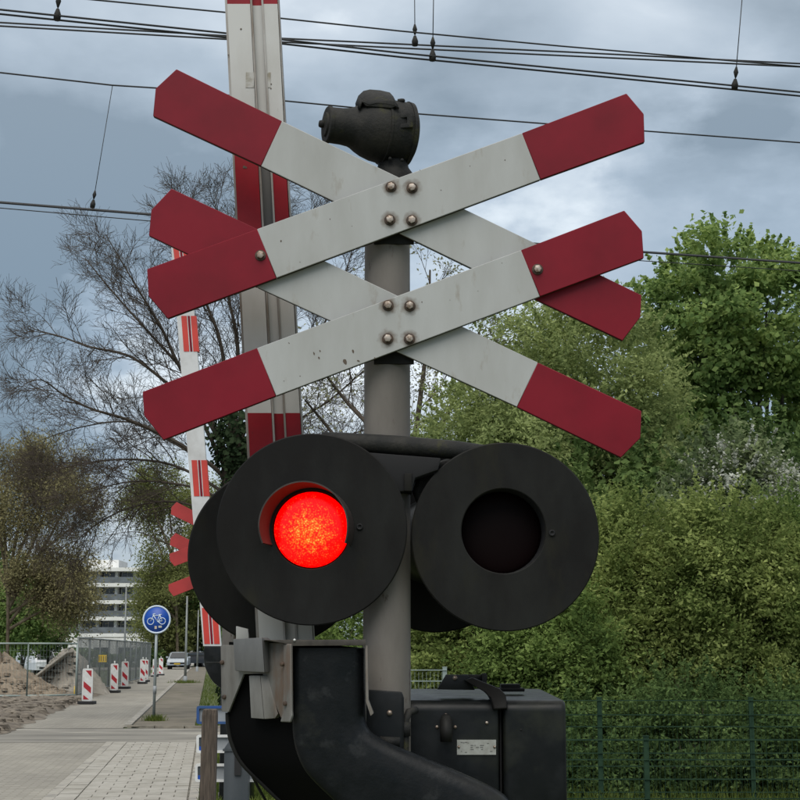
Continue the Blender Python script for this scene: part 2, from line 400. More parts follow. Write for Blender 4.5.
# kerbs: rows of kerbstones
def kerb_row(x0, y0, y1, w, h, step=1.0, z=0):
    mb = MB(); y = y0
    while y < y1:
        e = min(y + step - .012, y1)
        a = [Vector((SX(x0, y), y, z)), Vector((SX(x0 + w, y), y, z)), Vector((SX(x0 + w, e), e, z)), Vector((SX(x0, e), e, z))]
        mb.prism(a, (0, 0, h + rng.uniform(-.004, .004))); y += step
    return mb
struct('kerb', kerb_row(-1.78, 15, 28.5, .12, .020), M['kerb'])
struct('kerb', kerb_row(-1.655, 15, 28.5, .225, .018, .3), tilem)
struct('kerb', kerb_row(-.20, 15, 28.5, .10, .05), M['kerb'])
struct('kerb', kerb_row(-1.78, 34.2, 128, .15, .06, 1.0), M['kerb'])
mb = MB()
kb = mat('old_kerb', (.26, .235, .19), .9, col2=(.16, .145, .12), nscale=4)
for i in range(9):
    x0 = -1.75 + i * .62
    p = [Vector((SX(x0, 33.5) + 0, 33.62 + (.25 if i == 0 else 0), 0)), Vector((SX(x0 + .6, 33.5), 33.62 - i * .05, 0)), Vector((SX(x0 + .6, 33.5), 33.76 - i * .05, 0)), Vector((SX(x0, 33.5), 33.76 + (.25 if i == 0 else 0), 0))]
    mb.prism(p, (0, 0, .055))
struct('kerb', mb, kb)

# bare earth left of the path, with clods
earth = mat('bare_earth', (.215, .188, .155), .95, spec=.1, col2=(.115, .10, .084), nscale=3.5, bump=1.0, bscale=11, col3=(.27, .235, .19), n3=2.5, lo3=.55, hi3=.75)
def blob(mb, c, r, rr, n=6, m=4, mi=0):
    """a lumpy little stone or clod"""
    vs = [Vector(c) + Vector((0, 0, r[2] * rr.uniform(.8, 1.1)))]
    for j in range(1, m):
        th = math.pi * .55 * j / (m - 1)
        for k in range(n):
            a = 2 * math.pi * (k + .3 * j) / n; s = rr.uniform(.72, 1.2)
            vs.append(Vector(c) + Vector((r[0] * math.sin(th) * math.cos(a) * s, r[1] * math.sin(th) * math.sin(a) * s, r[2] * math.cos(th) * rr.uniform(.8, 1.15))))
    fs = [(0, 1 + k, 1 + (k + 1) % n) for k in range(n)]
    for j in range(m - 2):
        for k in range(n):
            a = 1 + j * n + k; b = 1 + j * n + (k + 1) % n; fs.append((a, a + n, b + n, b))
    mb.add(vs, fs, mi, False)
mb = MB()
ex = [i * .25 for i in range(64)]; ey = [30.6 + i * .45 for i in range(70)]
vs = []; rr = random.Random(3)
for y in ey:
    for i, x in enumerate(ex):
        X = SX(-4.0 + (rr.uniform(-.12, .2) if i == 0 else 0), y) - x
        h = .012 if i == 0 else .03 + .06 * (math.sin(X * 1.9 + y * .7) * math.sin(y * 1.3 - X) * .5 + .5) + rr.uniform(0, .10) * min(1, i / 3)
        vs.append((X, y, h))
n = len(ex); fs = []
for j in range(len(ey) - 1):
    for i in range(n - 1):
        a = j * n + i; fs.append((a, a + n, a + n + 1, a + 1))
mb.add(vs, fs, 0, False); struct('bare_earth', mb, earth)
mb = MB()
for _ in range(1500):
    y = 31 + 21 * rr.random() ** 1.2; x = SX(-4.05, y) - 5.5 * rr.random() ** .8
    s = rr.uniform(.05, .19); blob(mb, (x, y, .06), (s * 1.3, s, s * .8), rr, 5, 3)
tag(obj('earth_clods', mb, earth), 'dry broken clods lying on the bare earth beside the bike path', 'earth clods', kind='stuff')

# ================================================================ LEVEL CROSSING SIGNAL (near)
def cross_white(seed, halos=None):
    return mat('crossbuck_white_%d' % seed, (.420, .430, .420), .45, spec=.3, col2=(.345, .348, .330), nscale=7, lo=.36, hi=.70, stretch=(1, 1, .3),
               col3=(.24, .205, .155), n3=22, lo3=.60, hi3=.80, bump=.02, bscale=300, halos=halos, seed=seed * 3.1, rvar=.08)
YF, YB, TH = 4.200, 4.222, .016
sig = thing('crossing_signal', 'large double crossbuck post with bell and one glowing red lamp in the foreground', 'railway signal', P(387, 650, 4.305) * 1, None)
base = sig.location.copy()
sig.location = (base.x, 4.305, 0); ORG[sig.name] = Vector(sig.location)
# pole
mb = MB(); pz = [(-.02, .075), (.05, .075), (.06, .0635), (.9, .0635), (1.6, .0635), (2.68, .0625), (P(387, 183, 4.305).z, .0625)]
px0 = P(387, 500, 4.305).x
mb.lathe((px0, 4.305, 0), (0, 0, 1), pz, 40); obj('pole', mb, M['pole'], sig)
bolts_u = [(391, 187), (412, 188), (389.8, 220), (411.8, 220.5)]; bolts_l = [(388, 305.5), (409.8, 306), (387.7, 338.8), (409.4, 339)]
def board(name_label, Y, left, right, rl, rr_, seed, bolts=(), extra=()):
    """left/right: the three tip corners (upper, apex, lower) in photo pixels; rl/rr_: (upper, lower) ends of the red part"""
    wm = cross_white(seed, [P(x, y, Y) for x, y in bolts] or None)
    V = lambda q: P(q[0], q[1], Y)
    th = Vector((0, TH, 0)); em = mat('board_edge', (.060, .045, .036), .8, spec=.1, col2=(.030, .024, .020), nscale=40)  # dark brown sides: edge grime, with the shade under the boards painted in
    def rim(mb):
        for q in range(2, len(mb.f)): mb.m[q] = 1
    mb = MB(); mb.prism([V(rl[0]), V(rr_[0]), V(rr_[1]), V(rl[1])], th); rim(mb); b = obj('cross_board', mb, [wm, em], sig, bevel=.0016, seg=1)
    for (tip, r) in ((left, rl), (right, rr_)):
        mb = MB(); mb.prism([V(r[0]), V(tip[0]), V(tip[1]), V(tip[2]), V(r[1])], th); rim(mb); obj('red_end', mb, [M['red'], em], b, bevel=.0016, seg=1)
    for (x, y) in list(bolts) + list(extra):
        c = P(x, y, Y); mb = MB()
        mb.lathe(c + Vector((0, .001, 0)), (0, -1, 0), [(0, .0150), (.003, .0150), (.0035, .0135), (.0036, .0)], 18)
        obj('washer', mb, M['washer'], b)
        mb = MB(); a0 = rng.uniform(0, 1); hx = [c + Vector((math.cos(a0 + i * math.pi / 3) * .0105, -.0036, math.sin(a0 + i * math.pi / 3) * .0105)) for i in range(6)]
        mb.prism(hx, (0, -.009, 0)); obj('bolt', mb, M['bolt'], b, bevel=.0015, seg=2)
    return b
board('ub', YB, ((176.4, 69), (155.6, 88.4), (153, 116)), ((641.5, 295), (640.5, 317), (622.6, 340.7)), ((282, 121), (261, 166)), ((541, 246), (519, 291.5)), 1)
board('uf', YF, ((147, 269), (148.5, 296), (167.6, 318.6)), ((626.5, 93.3), (643.8, 113.8), (644.7, 142)), ((257, 229), (276.5, 278)), ((522, 133), (540.4, 179.4)), 2, bolts_u, [(260.5, 255.5)])
board('lb', YB, ((171.5, 188.5), (151.4, 209.6), (148.8, 235.6)), ((641.5, 411), (640.5, 438), (621, 457.7)), ((278, 238.8), (257, 287)), ((538, 362.5), (517, 407)), 3)
lbf = board('lf', YF, ((142.6, 391.8), (144, 415.5), (163.4, 440)), ((624.3, 210.4), (642, 231), (643.8, 258)), ((257, 348), (276, 396)), ((521, 250), (540, 296.5)), 4, bolts_l, [(537.5, 269.5)])
mb = MB()                                        # paint chips on the lower front board
for (x, y, w, h) in ((345, 361.5, 2.6, 3), (314, 353.5, 1, 1.8), (319, 358, 1, 1.6), (353, 351, 1.3, 2.2), (358.5, 361, 1.4, 1), (375, 358, 1.1, .8), (320, 351, .8, 1.4), (289, 343, .7, .7)):
    c = P(x, y, YF - .0006); pts = []
    for i in range(8):
        a = i * math.pi / 4; q = rng.uniform(.65, 1.15)
        pts.append(c + Vector((math.cos(a + .4) * w * q * .00265, 0, math.sin(a) * h * q * .00265)))
    mb = MB(); mb.prism(pts, (0, .0005, 0)); obj('paint_chip', mb, M['chip'], lbf)
for (x, y, q) in ((281, 241, 1.2), (330, 219, .6), (352, 226, .5), (470, 166, .5), (505, 160, .7), (441, 190, .6), (300, 262, .5), (420, 170, .45), (478, 291, .5), (450, 300, .45), (422, 302, .8), (300, 376, .6), (284, 381, .5), (502, 263, .5)):
    c = P(x, y, YF - .0006); mb = MB(); mb.prism([c + Vector((math.cos(a) * q * .0022 * rng.uniform(.6, 1.2), 0, math.sin(a) * q * .0026)) for a in [k * 1.047 for k in range(6)]], (0, .0005, 0)); obj('speck', mb, M['chip'], lbf)
# clamp plates that carry the boards
for (y0, y1) in ((180, 244), (300, 364)):
    mb = MB(); a = P(374, y0, 4.24); b = P(414, y1, 4.24); mb.box((( a.x + b.x) / 2, 4.245, (a.z + b.z) / 2), (abs(b.x - a.x), .012, abs(a.z - b.z)))
    c = obj('board_clamp', mb, M['black'], sig, bevel=.002)
    mb = MB(); z0 = P(387, y1 - 12, 4.3).z; mb.lathe((px0, 4.305, z0), (0, 0, 1), [(0, .0638), (0, .068), (.045, .068), (.045, .0638)], 36); obj('clamp_band', mb, M['pole'], c)

# crossbar carrying the lamps
mb = MB(); YX = 4.232
mb.tube([P(322, 440, YX + .01), P(345, 442, YX), P(400, 445.5, YX), P(455, 450, YX + .01), P(500, 455, YX + .03)], [.022, .025, .026, .025, .021], 14)
cb = obj('crossbar', mb, M['bell'], sig)
mb = MB(); mb.prism([P(364, 452, 4.20), P(441, 458, 4.20), P(438, 470, 4.20), P(415, 478, 4.20), P(412, 491, 4.20), P(364, 493, 4.20)], (0, .16, 0)); obj('bracket', mb, M['dark'], cb, bevel=.004)  # near-black colour paints in the shadow under the crossbar
mb = MB(); mb.prism([P(404, 473, 4.19), P(412, 473, 4.19), P(412, 491, 4.19), P(404, 491, 4.19)], (0, .05, 0)); obj('bracket_lug', mb, M['black'], cb, bevel=.003)
mb = MB(); mb.tube([P(452, 463, 4.3), P(436, 470, 4.29), P(424, 477, 4.28), P(418, 492, 4.28), P(424, 505, 4.28)], [.016, .02, .018, .016, .016], 12); obj('cable_gland', mb, M['bell'], cb)

def lamp(label, cpx, cpy, Y, rpx, n, hole_px, lens, visor=None, recess=.012, rear=False, screw=None, hole_c=None):
    c = P(cpx, cpy, Y); n = Vector(n).normalized(); k = (Y / CA) / F * 1.004
    r = rpx * k; h = hole_px * k
    hc = P(*hole_c, Y) if hole_c else c
    # shield ring, its hole may sit off centre
    mb = MB(); N_ = 96; up = Vector((0, 0, 1)); u = up.cross(n).normalized() * -1; w = n.cross(u) * -1
    if w.z < 0: w = -w
    hcp = hc - n * (hc - c).dot(n)
    loops = []
    for (rad, cc, d) in ((h, hcp, -.010), (h, hcp, .001), (h + .0025, hcp, .003), (r * .62, c, .0032), (r - .003, c, .0035), (r, c, .001), (r, c, -.006), (r - .004, c, -.009), (h, hcp, -.010)):
        loops.append([cc + n * d + (u * math.cos(2 * math.pi * i / N_) + w * math.sin(2 * math.pi * i / N_)) * rad for i in range(N_)])
    vs = [p for lp in loops for p in lp]; fs = []
    for j in range(len(loops) - 1):
        for i in range(N_):
            a = j * N_ + i; b = j * N_ + (i + 1) % N_; fs.append((a, a + N_, b + N_, b))
    mb.add(vs, fs, 0, True)
    bm_o = obj('lamp_shield', mb, M['black'], sig); bm_o['label'] = label
    bmf = bmesh.new(); bmf.from_mesh(bm_o.data); bmesh.ops.remove_doubles(bmf, verts=bmf.verts, dist=1e-6); bmesh.ops.recalc_face_normals(bmf, faces=bmf.faces); bmf.to_mesh(bm_o.data); bmf.free(); bm_o.data.set_sharp_from_angle(angle=R(30))
    # housing behind the shield
    mb = MB(); mb.lathe(hcp, -n, [(.012, h), (.012, h + .012), (.09, h + .012), (.15, h * .92), (.20, h * .6), (.215, h * .3), (.218, 0)], 40)
    mb.lathe(hcp, -n, [(.008, h), (recess + .02, h * .99), (recess + .021, h * .9)], 40, 1); obj('lamp_housing', mb, [M['blackgloss'], M['dark']], bm_o)
    # lens: a shallow dome
    lr = lens * k; prof = [(lr * math.sin(t), .012 * math.cos(t)) for t in [math.pi / 2 * i / 8 for i in range(9)]]
    lc = hcp - n * recess + Vector((0, 0, 0))
    mb = MB(); mb.lathe(lc, n, [(d, q) for q, d in prof], 48)
    obj('lens', mb, M['lens_on'] if visor else M['lens_off'], bm_o)
    if visor:
        mb = MB(); va = Vector(visor).normalized(); L_ = .082; R0 = h * 1.06
        sh = va * L_; arcs = []
        na = 44
        for j, (t, rad) in enumerate(((0, R0), (1, R0 * 1.04), (1, R0 * 1.04 + .0035), (0, R0 + .004))):
            for i in range(na + 1):
                a = R(-22) + (math.pi + R(44)) * i / na
                fall = 1 - .25 * (max(0, -math.sin(a)))
                arcs.append(hcp + va * (L_ * t * fall) + (u * math.cos(a) + w * math.sin(a)) * rad)
        fs = []
        for j in range(3):
            for i in range(na):
                a = j * (na + 1) + i; fs.append((a, a + 1, a + na + 2, a + na + 1))
        mb.add(arcs, fs, 0, True); v_ = obj('visor', mb, mat('visor_paint', (.030, .021, .019), .6, col2=(.05, .035, .03), nscale=20), bm_o); v_.data.set_sharp_from_angle(angle=R(50))
    if screw:
        sp_ = P(*screw, Y); sp_ = sp_ - n * (sp_ - c).dot(n) + n * .0034
        mb = MB(); mb.lathe(sp_, n, [(-.002, .0085), (.004, .0085), (.0045, .006), (.003, .004), (.001, .003), (.001, 0)], 16); obj('screw', mb, M['dark'], bm_o)
    return bm_o
lamp('black lamp shield with the glowing red lens', 311.5, 528.8, 4.20, 94.3, (-.05, -1, -.02), 38.5, 37.3, visor=(-.22, -1, .04), recess=.006, hole_c=(311.5, 529.5), screw=(360, 527))
lamp('black lamp shield with a dark unlit lens', 505.2, 536.3, 4.22, 92.6, (.03, -1, -.02), 41.5, 41, recess=.085, hole_c=(503.5, 531), screw=(552, 533))
lamp('rear shield behind the lit lamp, facing away', 277, 556, 4.60, 87, (-.15, 1, .02), 38, 34)
lamp('rear shield behind the dark lamp, facing away', 436, 543, 4.60, 87, (.1, 1, .02), 38, 34)

# the bell on top
YBL = 4.33
bc = P(386, 132, YBL)
mb = MB(); s = .00272
a = P(410.5, 135, YBL + .004); b = P(326, 124.5, YBL - .075); ax = b - a; Lx = ax.length
mb.lathe(a, ax, [(-.004, 0), (-.004, .070), (0, .078), (Lx * .02, .081), (Lx * .022, .0890), (Lx * .07, .0915), (Lx * .072, .0885), (Lx * .32, .0905), (Lx * .322, .0930), (Lx * .345, .0930), (Lx * .347, .0895),
    (Lx * .46, .0850), (Lx * .56, .0765), (Lx * .64, .0660), (Lx * .70, .0560)], 48)
bell = obj('bell', mb, M['bell'], sig); bell.data.set_sharp_from_angle(angle=R(32))
mb = MB(); mb.lathe(a, ax, [(Lx * .69, .0575), (Lx * .73, .0535), (Lx * .82, .0505), (Lx * .955, .0495), (Lx * .957, .0515), (Lx * .99, .0515), (Lx, .049), (Lx * 1.0, .034), (Lx * 1.02, .032), (Lx * 1.03, .016), (Lx * 1.03, 0)], 40); obj('bell_snout', mb, M['bell'], bell).data.set_sharp_from_angle(angle=R(32))
mb = MB(); e = a + ax * 1.03; mb.lathe(e, ax, [(0, .010), (.006, .011), (.012, .009), (.014, 0)], 10); obj('end_bolt', mb, M['bell'], bell)
# hooded flap on top, a bent sheet
mb = MB(); pts = [(357, 104), (359.5, 97), (364, 92.6), (370, 91.2), (380, 92), (389, 94), (392, 97.5)]
top = [P(x, y, YBL - .02) for x, y in pts]; front = [P(x + (6 if i > 1 else 3), y + (14 if i > 1 else 6) - i * .3, YBL - .105) for i, (x, y) in enumerate(pts)]
back = [p + Vector((0, .10, -.002)) for p in top]
vs = back + top + front; n_ = len(pts); fs = []
for j in range(2):
    for i in range(n_ - 1): a_ = j * n_ + i; fs.append((a_, a_ + 1, a_ + n_ + 1, a_ + n_))
mb.add(vs, fs, 0, True); fl = obj('hatch_flap', mb, M['bell'], bell)
sm = fl.modifiers.new('thick', 'SOLIDIFY'); sm.thickness = .005
mb = MB(); mb.prism([P(388, 100, YBL - .106), P(395, 100.5, YBL - .106), P(396, 106, YBL - .106), P(392, 108, YBL - .106), P(366, 106, YBL - .106), P(363, 103, YBL - .106)], (0, .05, 0)); obj('flap_lip', mb, M['bell'], bell, bevel=.003)
# right-hand cover with flange, lugs
for (x, y, w, h) in ((415, 112, 9, 6), (415, 133, 11, 8), (405, 101, 6, 4)):
    mb = MB(); c = P(x, y, YBL - .05); mb.lathe(c + Vector((w * -.00136 - .012, 0, 0)), (1, -.15, .02), [(0, h * .0014), (w * .002, h * .0016), (w * .0030, h * .0013), (w * .0034, h * .0006), (w * .0034, 0)], 12); obj('lug', mb, M['bell'], bell)
mb = MB(); mb.prism([P(400, 114, YBL - .1), P(413, 112, YBL - .1), P(413, 127, YBL - .1), P(400, 128, YBL - .1), P(400, 124, YBL - .1), P(407, 123, YBL - .1), P(407, 117, YBL - .1), P(400, 118, YBL - .1)], (0, .03, 0)); obj('hasp', mb, M['bell'], bell, bevel=.002)
for (x, y) in ((390, 158.5), (402, 160)):
    mb = MB(); c = P(x, y, YBL - .066); mb.lathe(c, (0, -1, -.3), [(-.01, .005), (.006, .0048), (.008, .003), (.008, 0)], 8); obj('bolt', mb, M['bell'], bell)
mb = MB(); mb.lathe(P(393, 178, YBL - .005), (0, 0, 1), [(-.03, .056), (0, .057), (.014, .054), (.028, .044), (.05, .040), (.08, .040)], 28); obj('neck', mb, M['bell'], bell)

# ================================================================ NEAR BARRIER
bar = thing('crossing_barrier', 'wide red and white barrier arm raised behind the near crossbuck, with black counterweight', 'level crossing barrier', (P(285, 640, 4.45).x, 4.45, 0))
YBO = 4.45
ctop = (251.0, -60); cbot = (285.0, 640)
def bx(y): # centre line of the boom in the photo (slightly bowed by perspective)
    return 252 + (262 - 252) * y / 200 if y < 200 else 262 + (285 - 262) * ((y - 200) / 425)
def boom_seg(y0, y1, parts):
    """boom between two photo heights; parts = list of (x0, x1, proud) across the width in metres"""
    mb = MB(); out = []
    for (xa, xb, fr, bk) in parts:
        q = []
        for y in (y0, y1):
            c = P(bx(y), y, YBO); q.append((Vector((c.x + xa, YBO - fr, c.z)), Vector((c.x + xb, YBO - fr, c.z)), Vector((c.x + xb, YBO + bk, c.z)), Vector((c.x + xa, YBO + bk, c.z))))
        t, b_ = q
        vs = list(t) + list(b_)
        mb.add(vs, [(0, 1, 2, 3), (7, 6, 5, 4), (1, 0, 4, 5), (2, 1, 5, 6), (3, 2, 6, 7), (0, 3, 7, 4)])
    return mb
W2 = .0785
panelp = [(-W2 + .008, -.004, .030, .02), (.034, W2 - .003, .030, .02)]
groovep = [(.0015, .0285, .018, .02)]
ridgep = [(-.004, .0015, .033, .02), (.0285, .034, .033, .02)]
trimp = [(-W2, -W2 + .008, .026, .03), (W2 - .003, W2, .024, .03)]
bands = [(-130, 8, 'boom_red'), (8, 145, 'boom_white'), (145, 279, 'boom_red'), (279, 414.5, 'boom_white'), (414.5, 545, 'boom_red'), (545, 640, 'boom_white')]
boom = None
for (y0, y1, c) in bands:
    p = obj('red_band' if c == 'boom_red' else 'white_band', boom_seg(y0, y1, panelp), M[c], bar)
    dk = (y0 == 145)
    obj('groove', boom_seg(y0, y1, groovep), M['groove'] if dk else M[c], p)
obj('guide_rib', boom_seg(-130, 640, [ridgep[0]]), M['alu'], bar); obj('guide_rib', boom_seg(-130, 640, [ridgep[1]]), M['alu'], bar)
obj('edge_trim', boom_seg(-130, 640, [trimp[0]]), M['alu'], bar); obj('edge_trim', boom_seg(-130, 640, [trimp[1]]), M['alu'], bar)
# remains of a sticker on the top white band
mb = MB(); st = mat('sticker_remains', (.26, .235, .18), .7, col2=(.44, .43, .40), nscale=40, lo=.4, hi=.6)
c0 = P(252, 80, YBO - .0306)
for (xa, xb) in ((-6, 2.5), (14.5, 19)):
    mb = MB(); mb.box((P(252 + (xa + xb) / 2 - .3, 79, YBO - .031).x, YBO - .0308, c0.z), ((xb - xa) * .0028, .001, .046)); obj('sticker', mb, st, bar)
mb = MB()
for (x, y, r) in ((241, 29, 1.0), (244, 167, 1.6), (271, 84, .9), (271, 88.5, .8), (228.5, 55, .9), (246, 167.5, 1.2)):
    c = P(x, y, YBO - .0310); pts = [c + Vector((math.cos(i) * r * .0028 * rng.uniform(.7, 1.2), 0, math.sin(i) * r * .0028)) for i in [j * 1.047 for j in range(6)]]
    mb = MB(); mb.prism(pts, (0, .0008, 0)); obj('paint_chip', mb, M['chip'], bar)

# galvanised saddle: a plate on the left-hand side of the casting, seen at an angle
YP = lambda x: 4.03 + (292 - x) * .0027
Q = lambda x, y, d=0.0: P(x, y, YP(x) + d)
galv = mat('galvanised_saddle', (.24, .235, .22), .65, .15, spec=.3, col2=(.14, .132, .118), nscale=11, stretch=(1, 1, .25), bump=.1, bscale=80, col3=(.14, .09, .06), n3=10, lo3=.55, hi3=.72)
galv2 = mat('galvanised_block', (.17, .17, .165), .55, .3, col2=(.12, .12, .118), nscale=9, stretch=(1, 1, .3), bump=.08, bscale=60)
mb = MB(); thick = Vector((.004, .006, 0))
mb.prism([Q(220.5, 646), Q(222, 645), Q(244, 645), Q(244, 673), Q(228.5, 712), Q(221.5, 711.5)], thick)
mb.prism([Q(262, 643), Q(284, 643), Q(285, 714), Q(281, 718), Q(262.5, 674)], thick)
mb.prism([Q(240, 645), Q(264, 645), Q(264, 674), Q(240, 674)], thick)
sad = obj('saddle', mb, galv, bar, bevel=.0015)
mb = MB()                                         # folded flange at the corner, flared at its foot
mb.prism([Q(283, 643.5, -.012), Q(291, 644, -.018), Q(291.5, 710, -.018), Q(292, 716, -.02), Q(290, 722.5, -.02), Q(280, 722, -.014), Q(283, 712, -.012)], (.004, .012, 0)); obj('flange', mb, galv, sad, bevel=.004, seg=3)
mb = MB(); mb.prism([Q(233, 639, -.035), Q(262, 637.5, -.045), Q(264.5, 672.5, -.045), Q(235, 671, -.035)], (.012, .05, 0)); obj('clamp_block', mb, galv2, sad, bevel=.003)
mb = MB(); mb.prism([Q(262.6, 637.6, -.043), Q(267, 641, -.02), Q(268, 672, -.02), Q(265.0, 672.4, -.043)], (.01, .05, 0)); obj('clamp_cheek', mb, galv2, sad, bevel=.002)
mb = MB(); mb.prism([Q(249, 675.5, -.012), Q(260, 675.5, -.02), Q(264, 719, -.02), Q(251, 718, -.012)], (.01, .05, 0)); mb.prism([Q(260.2, 675.5, -.0195), Q(268, 676, .0), Q(278, 714, .0), Q(275, 718.5, .0), Q(264.2, 719, -.0195)], (.01, .05, 0)); obj('stop_block', mb, galv, sad, bevel=.002)
for (x, y) in ((282.5, 664), (285.5, 703.5), (224.5, 697), (222.5, 662.5)):
    mb = MB(); c = Q(x, y, -.016 if x > 270 else -.002); mb.lathe(c, (-.6, -1, 0), [(-.004, .006), (.005, .0058), (.006, .004), (.006, 0)], 8); obj('bolt', mb, M['washer'], sad)
mb = MB(); mb.tube([Q(206, 662.5, .03), Q(222, 662.5, -.002)], .0016, 6); obj('pin', mb, M['bell'], sad)
mb = MB(); mb.prism([P(266, 640, 4.03), P(366, 639.5, 4.03), P(366, 645.5, 4.03), P(292, 646, 4.03), P(284, 643.4, 4.03)], (-.05, .20, 0)); topp = obj('top_plate', mb, mat('worn_steel', (.07, .062, .052), .7, col2=(.035, .03, .026), nscale=30), sad, bevel=.002)
mb = MB(); mb.lathe(P(294.5, 640, 4.028), (0, -1, 0), [(0, .0032), (.002, .003), (.003, 0)], 10); obj('rivet', mb, M['white'], sad)
mb = MB(); mb.prism([P(365.3, 645.6, 4.035), P(367.6, 645.6, 4.035), P(368.4, 700, 4.035), P(373.5, 713.5, 4.035), P(370.5, 716, 4.035), P(366, 702, 4.035)], (0, .05, 0)); obj('right_leg', mb, galv, sad, bevel=.0012)
# small white bracket left of the arm's foot
mb = MB(); mb.prism([P(236, 626, 4.5), P(248, 629, 4.5), P(249, 640, 4.5), P(236, 640, 4.5)], (0, .02, 0)); obj('foot_plate', mb, M['boom_white'], bar, bevel=.002)

# the black curved counterweight casting, its left flank seen too
def spline(pts, n=8):
    out = []
    for i in range(len(pts) - 1):
        p0 = pts[max(i - 1, 0)]; p1 = pts[i]; p2 = pts[i + 1]; p3 = pts[min(i + 2, len(pts) - 1)]
        for k in range(n):
            t = k / n
            out.append(tuple(.5 * ((2 * b) + (c - a) * t + (2 * a - 5 * b + 4 * c - d) * t * t + (-a + 3 * b - 3 * c + d) * t ** 3) for a, b, c, d in zip(p0, p1, p2, p3)))
    out.append(tuple(pts[-1])); return out
YA = 4.05
lft = spline([(292.5, 648), (292, 690), (291.5, 722), (292.5, 738), (296.5, 755), (307, 775), (331, 799), (352, 818), (380, 835), (430, 856), (500, 872)], 5)
rgt = spline([(364.5, 648), (364.6, 690), (365.2, 716), (367, 727), (373, 734.5), (391, 744.5), (416, 755), (446, 767), (478, 781), (497, 790.5), (509, 800), (513, 815), (508, 850), (500, 872)], 5)
flank = P(292 - 64, 738 - 10, YA + .175) - P(292, 738, YA)
def resample(pts, n):
    pts = [Vector((x, y, 0)) for x, y in pts]; d = [0]
    for a, b in zip(pts, pts[1:]): d.append(d[-1] + (b - a).length)
    out = []; j = 0
    for i in range(n):
        t = d[-1] * i / (n - 1)
        while j < len(d) - 2 and d[j + 1] < t: j += 1
        out.append(pts[j].lerp(pts[j + 1], (t - d[j]) / max(1e-6, d[j + 1] - d[j])))
    return out
def casting(n=56):
    """curved lever: strips across from its left to its right edge, edges rolled back, then swept back along the flank"""
    A = resample(lft, n); B = resample(rgt, n); mb = MB(); vs = []
    sec = [(0.0, .030), (.004, .016), (.018, .006), (.045, .0012), (.12, 0), (.5, -.003), (.80, .0), (.90, .005), (.955, .014), (.985, .026), (1.0, .045)]
    m = len(sec) + 2
    for a, b in zip(A, B):
        pa, pb = P(a.x, a.y, YA), P(b.x, b.y, YA)
        vs.append(pa + flank)
        for t, d in sec: vs.append(pa.lerp(pb, t) + Vector((0, d, 0)))
        vs.append(pb + flank)
    fs = []
    for i in range(n - 1):
        for k in range(m - 1):
            q = i * m + k; fs.append((q, q + m, q + m + 1, q + 1))
        fs.append((i * m + m - 1, (i + 1) * m + m - 1, (i + 1) * m, i * m))
    fs.append(tuple(range(m))); fs.append(tuple((n - 1) * m + k for k in range(m - 1, -1, -1)))
    mb.add(vs, fs, 0, True)
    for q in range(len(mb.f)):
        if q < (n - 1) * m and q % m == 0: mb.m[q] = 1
    return mb
cw = obj('counterweight', casting(), [M['worn'], mat('flank_shade_black', (.0028, .0028, .003), .85, spec=.08)], bar); cw.data.set_sharp_from_angle(angle=R(60))  # left flank coloured near-black: the shade of a hollow painted on
bmf = bmesh.new(); bmf.from_mesh(cw.data); bmesh.ops.recalc_face_normals(bmf, faces=bmf.faces); bmf.to_mesh(cw.data); bmf.free()
# raised rim along the back edge of the flank
mb = MB(); mb.tube([P(x, y, YA) + flank * 1.0 for x, y in lft[10:]], .006, 8); obj('back_rim', mb, M['black'], cw)

# drive box
dbx = thing('barrier_drive', 'dark steel drive housing with latch and pale name plate right of the pole', 'drive housing', (P(485, 760, 4.6).x, 4.6, 0))
YD = 4.32
def round_box(x0, x1, y0, y1, Yf, Yb, rise):
    a = P(x0, y0, Yf); b = P(x1, y1, Yf); mb = MB()
    pts = []
    r = .03
    for (Y, z, a0, a1) in ((Yf + r, a.z - r, 180, 90), (Yb - r, a.z + rise - r, 90, 0)):
        for i in range(7):
            t = R(a0 + (a1 - a0) * i / 6); pts.append((Y + math.cos(t) * r, z + math.sin(t) * r))
    loop = [Vector((a.x, Yf, b.z))] + [Vector((a.x, y, z)) for y, z in pts] + [Vector((a.x, Yb, b.z))]
    mb.prism(loop, (b.x - a.x, 0, 0), smooth=False); return mb
hb = obj('housing', round_box(404, 500.5, 700, 860, YD, YD + .75, .012), M['blackgloss'], dbx, bevel=.012, seg=3)
lid = obj('lid', round_box(503, 568.5, 700, 860, YD - .004, YD + .75, .012), M['blackgloss'], dbx, bevel=.014, seg=3)
mb = MB(); a = P(500.5, 704, YD); b = P(503, 860, YD); mb.box(((a.x + b.x) / 2, YD + .33, (a.z + b.z) / 2), (abs(b.x - a.x) + .002, .60, abs(a.z - b.z))); obj('seal', mb, M['rubber'], dbx)
mb = MB(); mb.prism([P(308 * .25 + 380, 665 + 299 * .25, YD - .003), P(464 * .25 + 380, 665 + 299 * .25, YD - .003), P(464 * .25 + 380, 665 + 359 * .25, YD - .003), P(308 * .25 + 380, 665 + 359 * .25, YD - .003)], (0, .002, 0)); npl = obj('name_plate', mb, M['plate'], hb)
mb = MB()                                          # the plate's small print
def strip(x0, y0, w, h): mb.prism([P(x0, y0, YD - .0036), P(x0 + w, y0, YD - .0036), P(x0 + w, y0 + h, YD - .0036), P(x0, y0 + h, YD - .0036)], (0, .0005, 0))
for (x, y, w) in ((460.5, 742, 2.2), (463, 742.4, 1.4), (464.8, 742, 2.6), (467.8, 742.6, .9), (470.5, 745, 3), (470.5, 747, 2.4), (470.5, 749, 3.2), (474.5, 745, 1), (476, 747, 3), (480, 745, 4), (480, 747, 3), (481, 749, 2), (487, 743, 2), (490, 751, 2.5), (465, 752, 2), (461, 751, 1)):
    strip(x, y, w, .7)
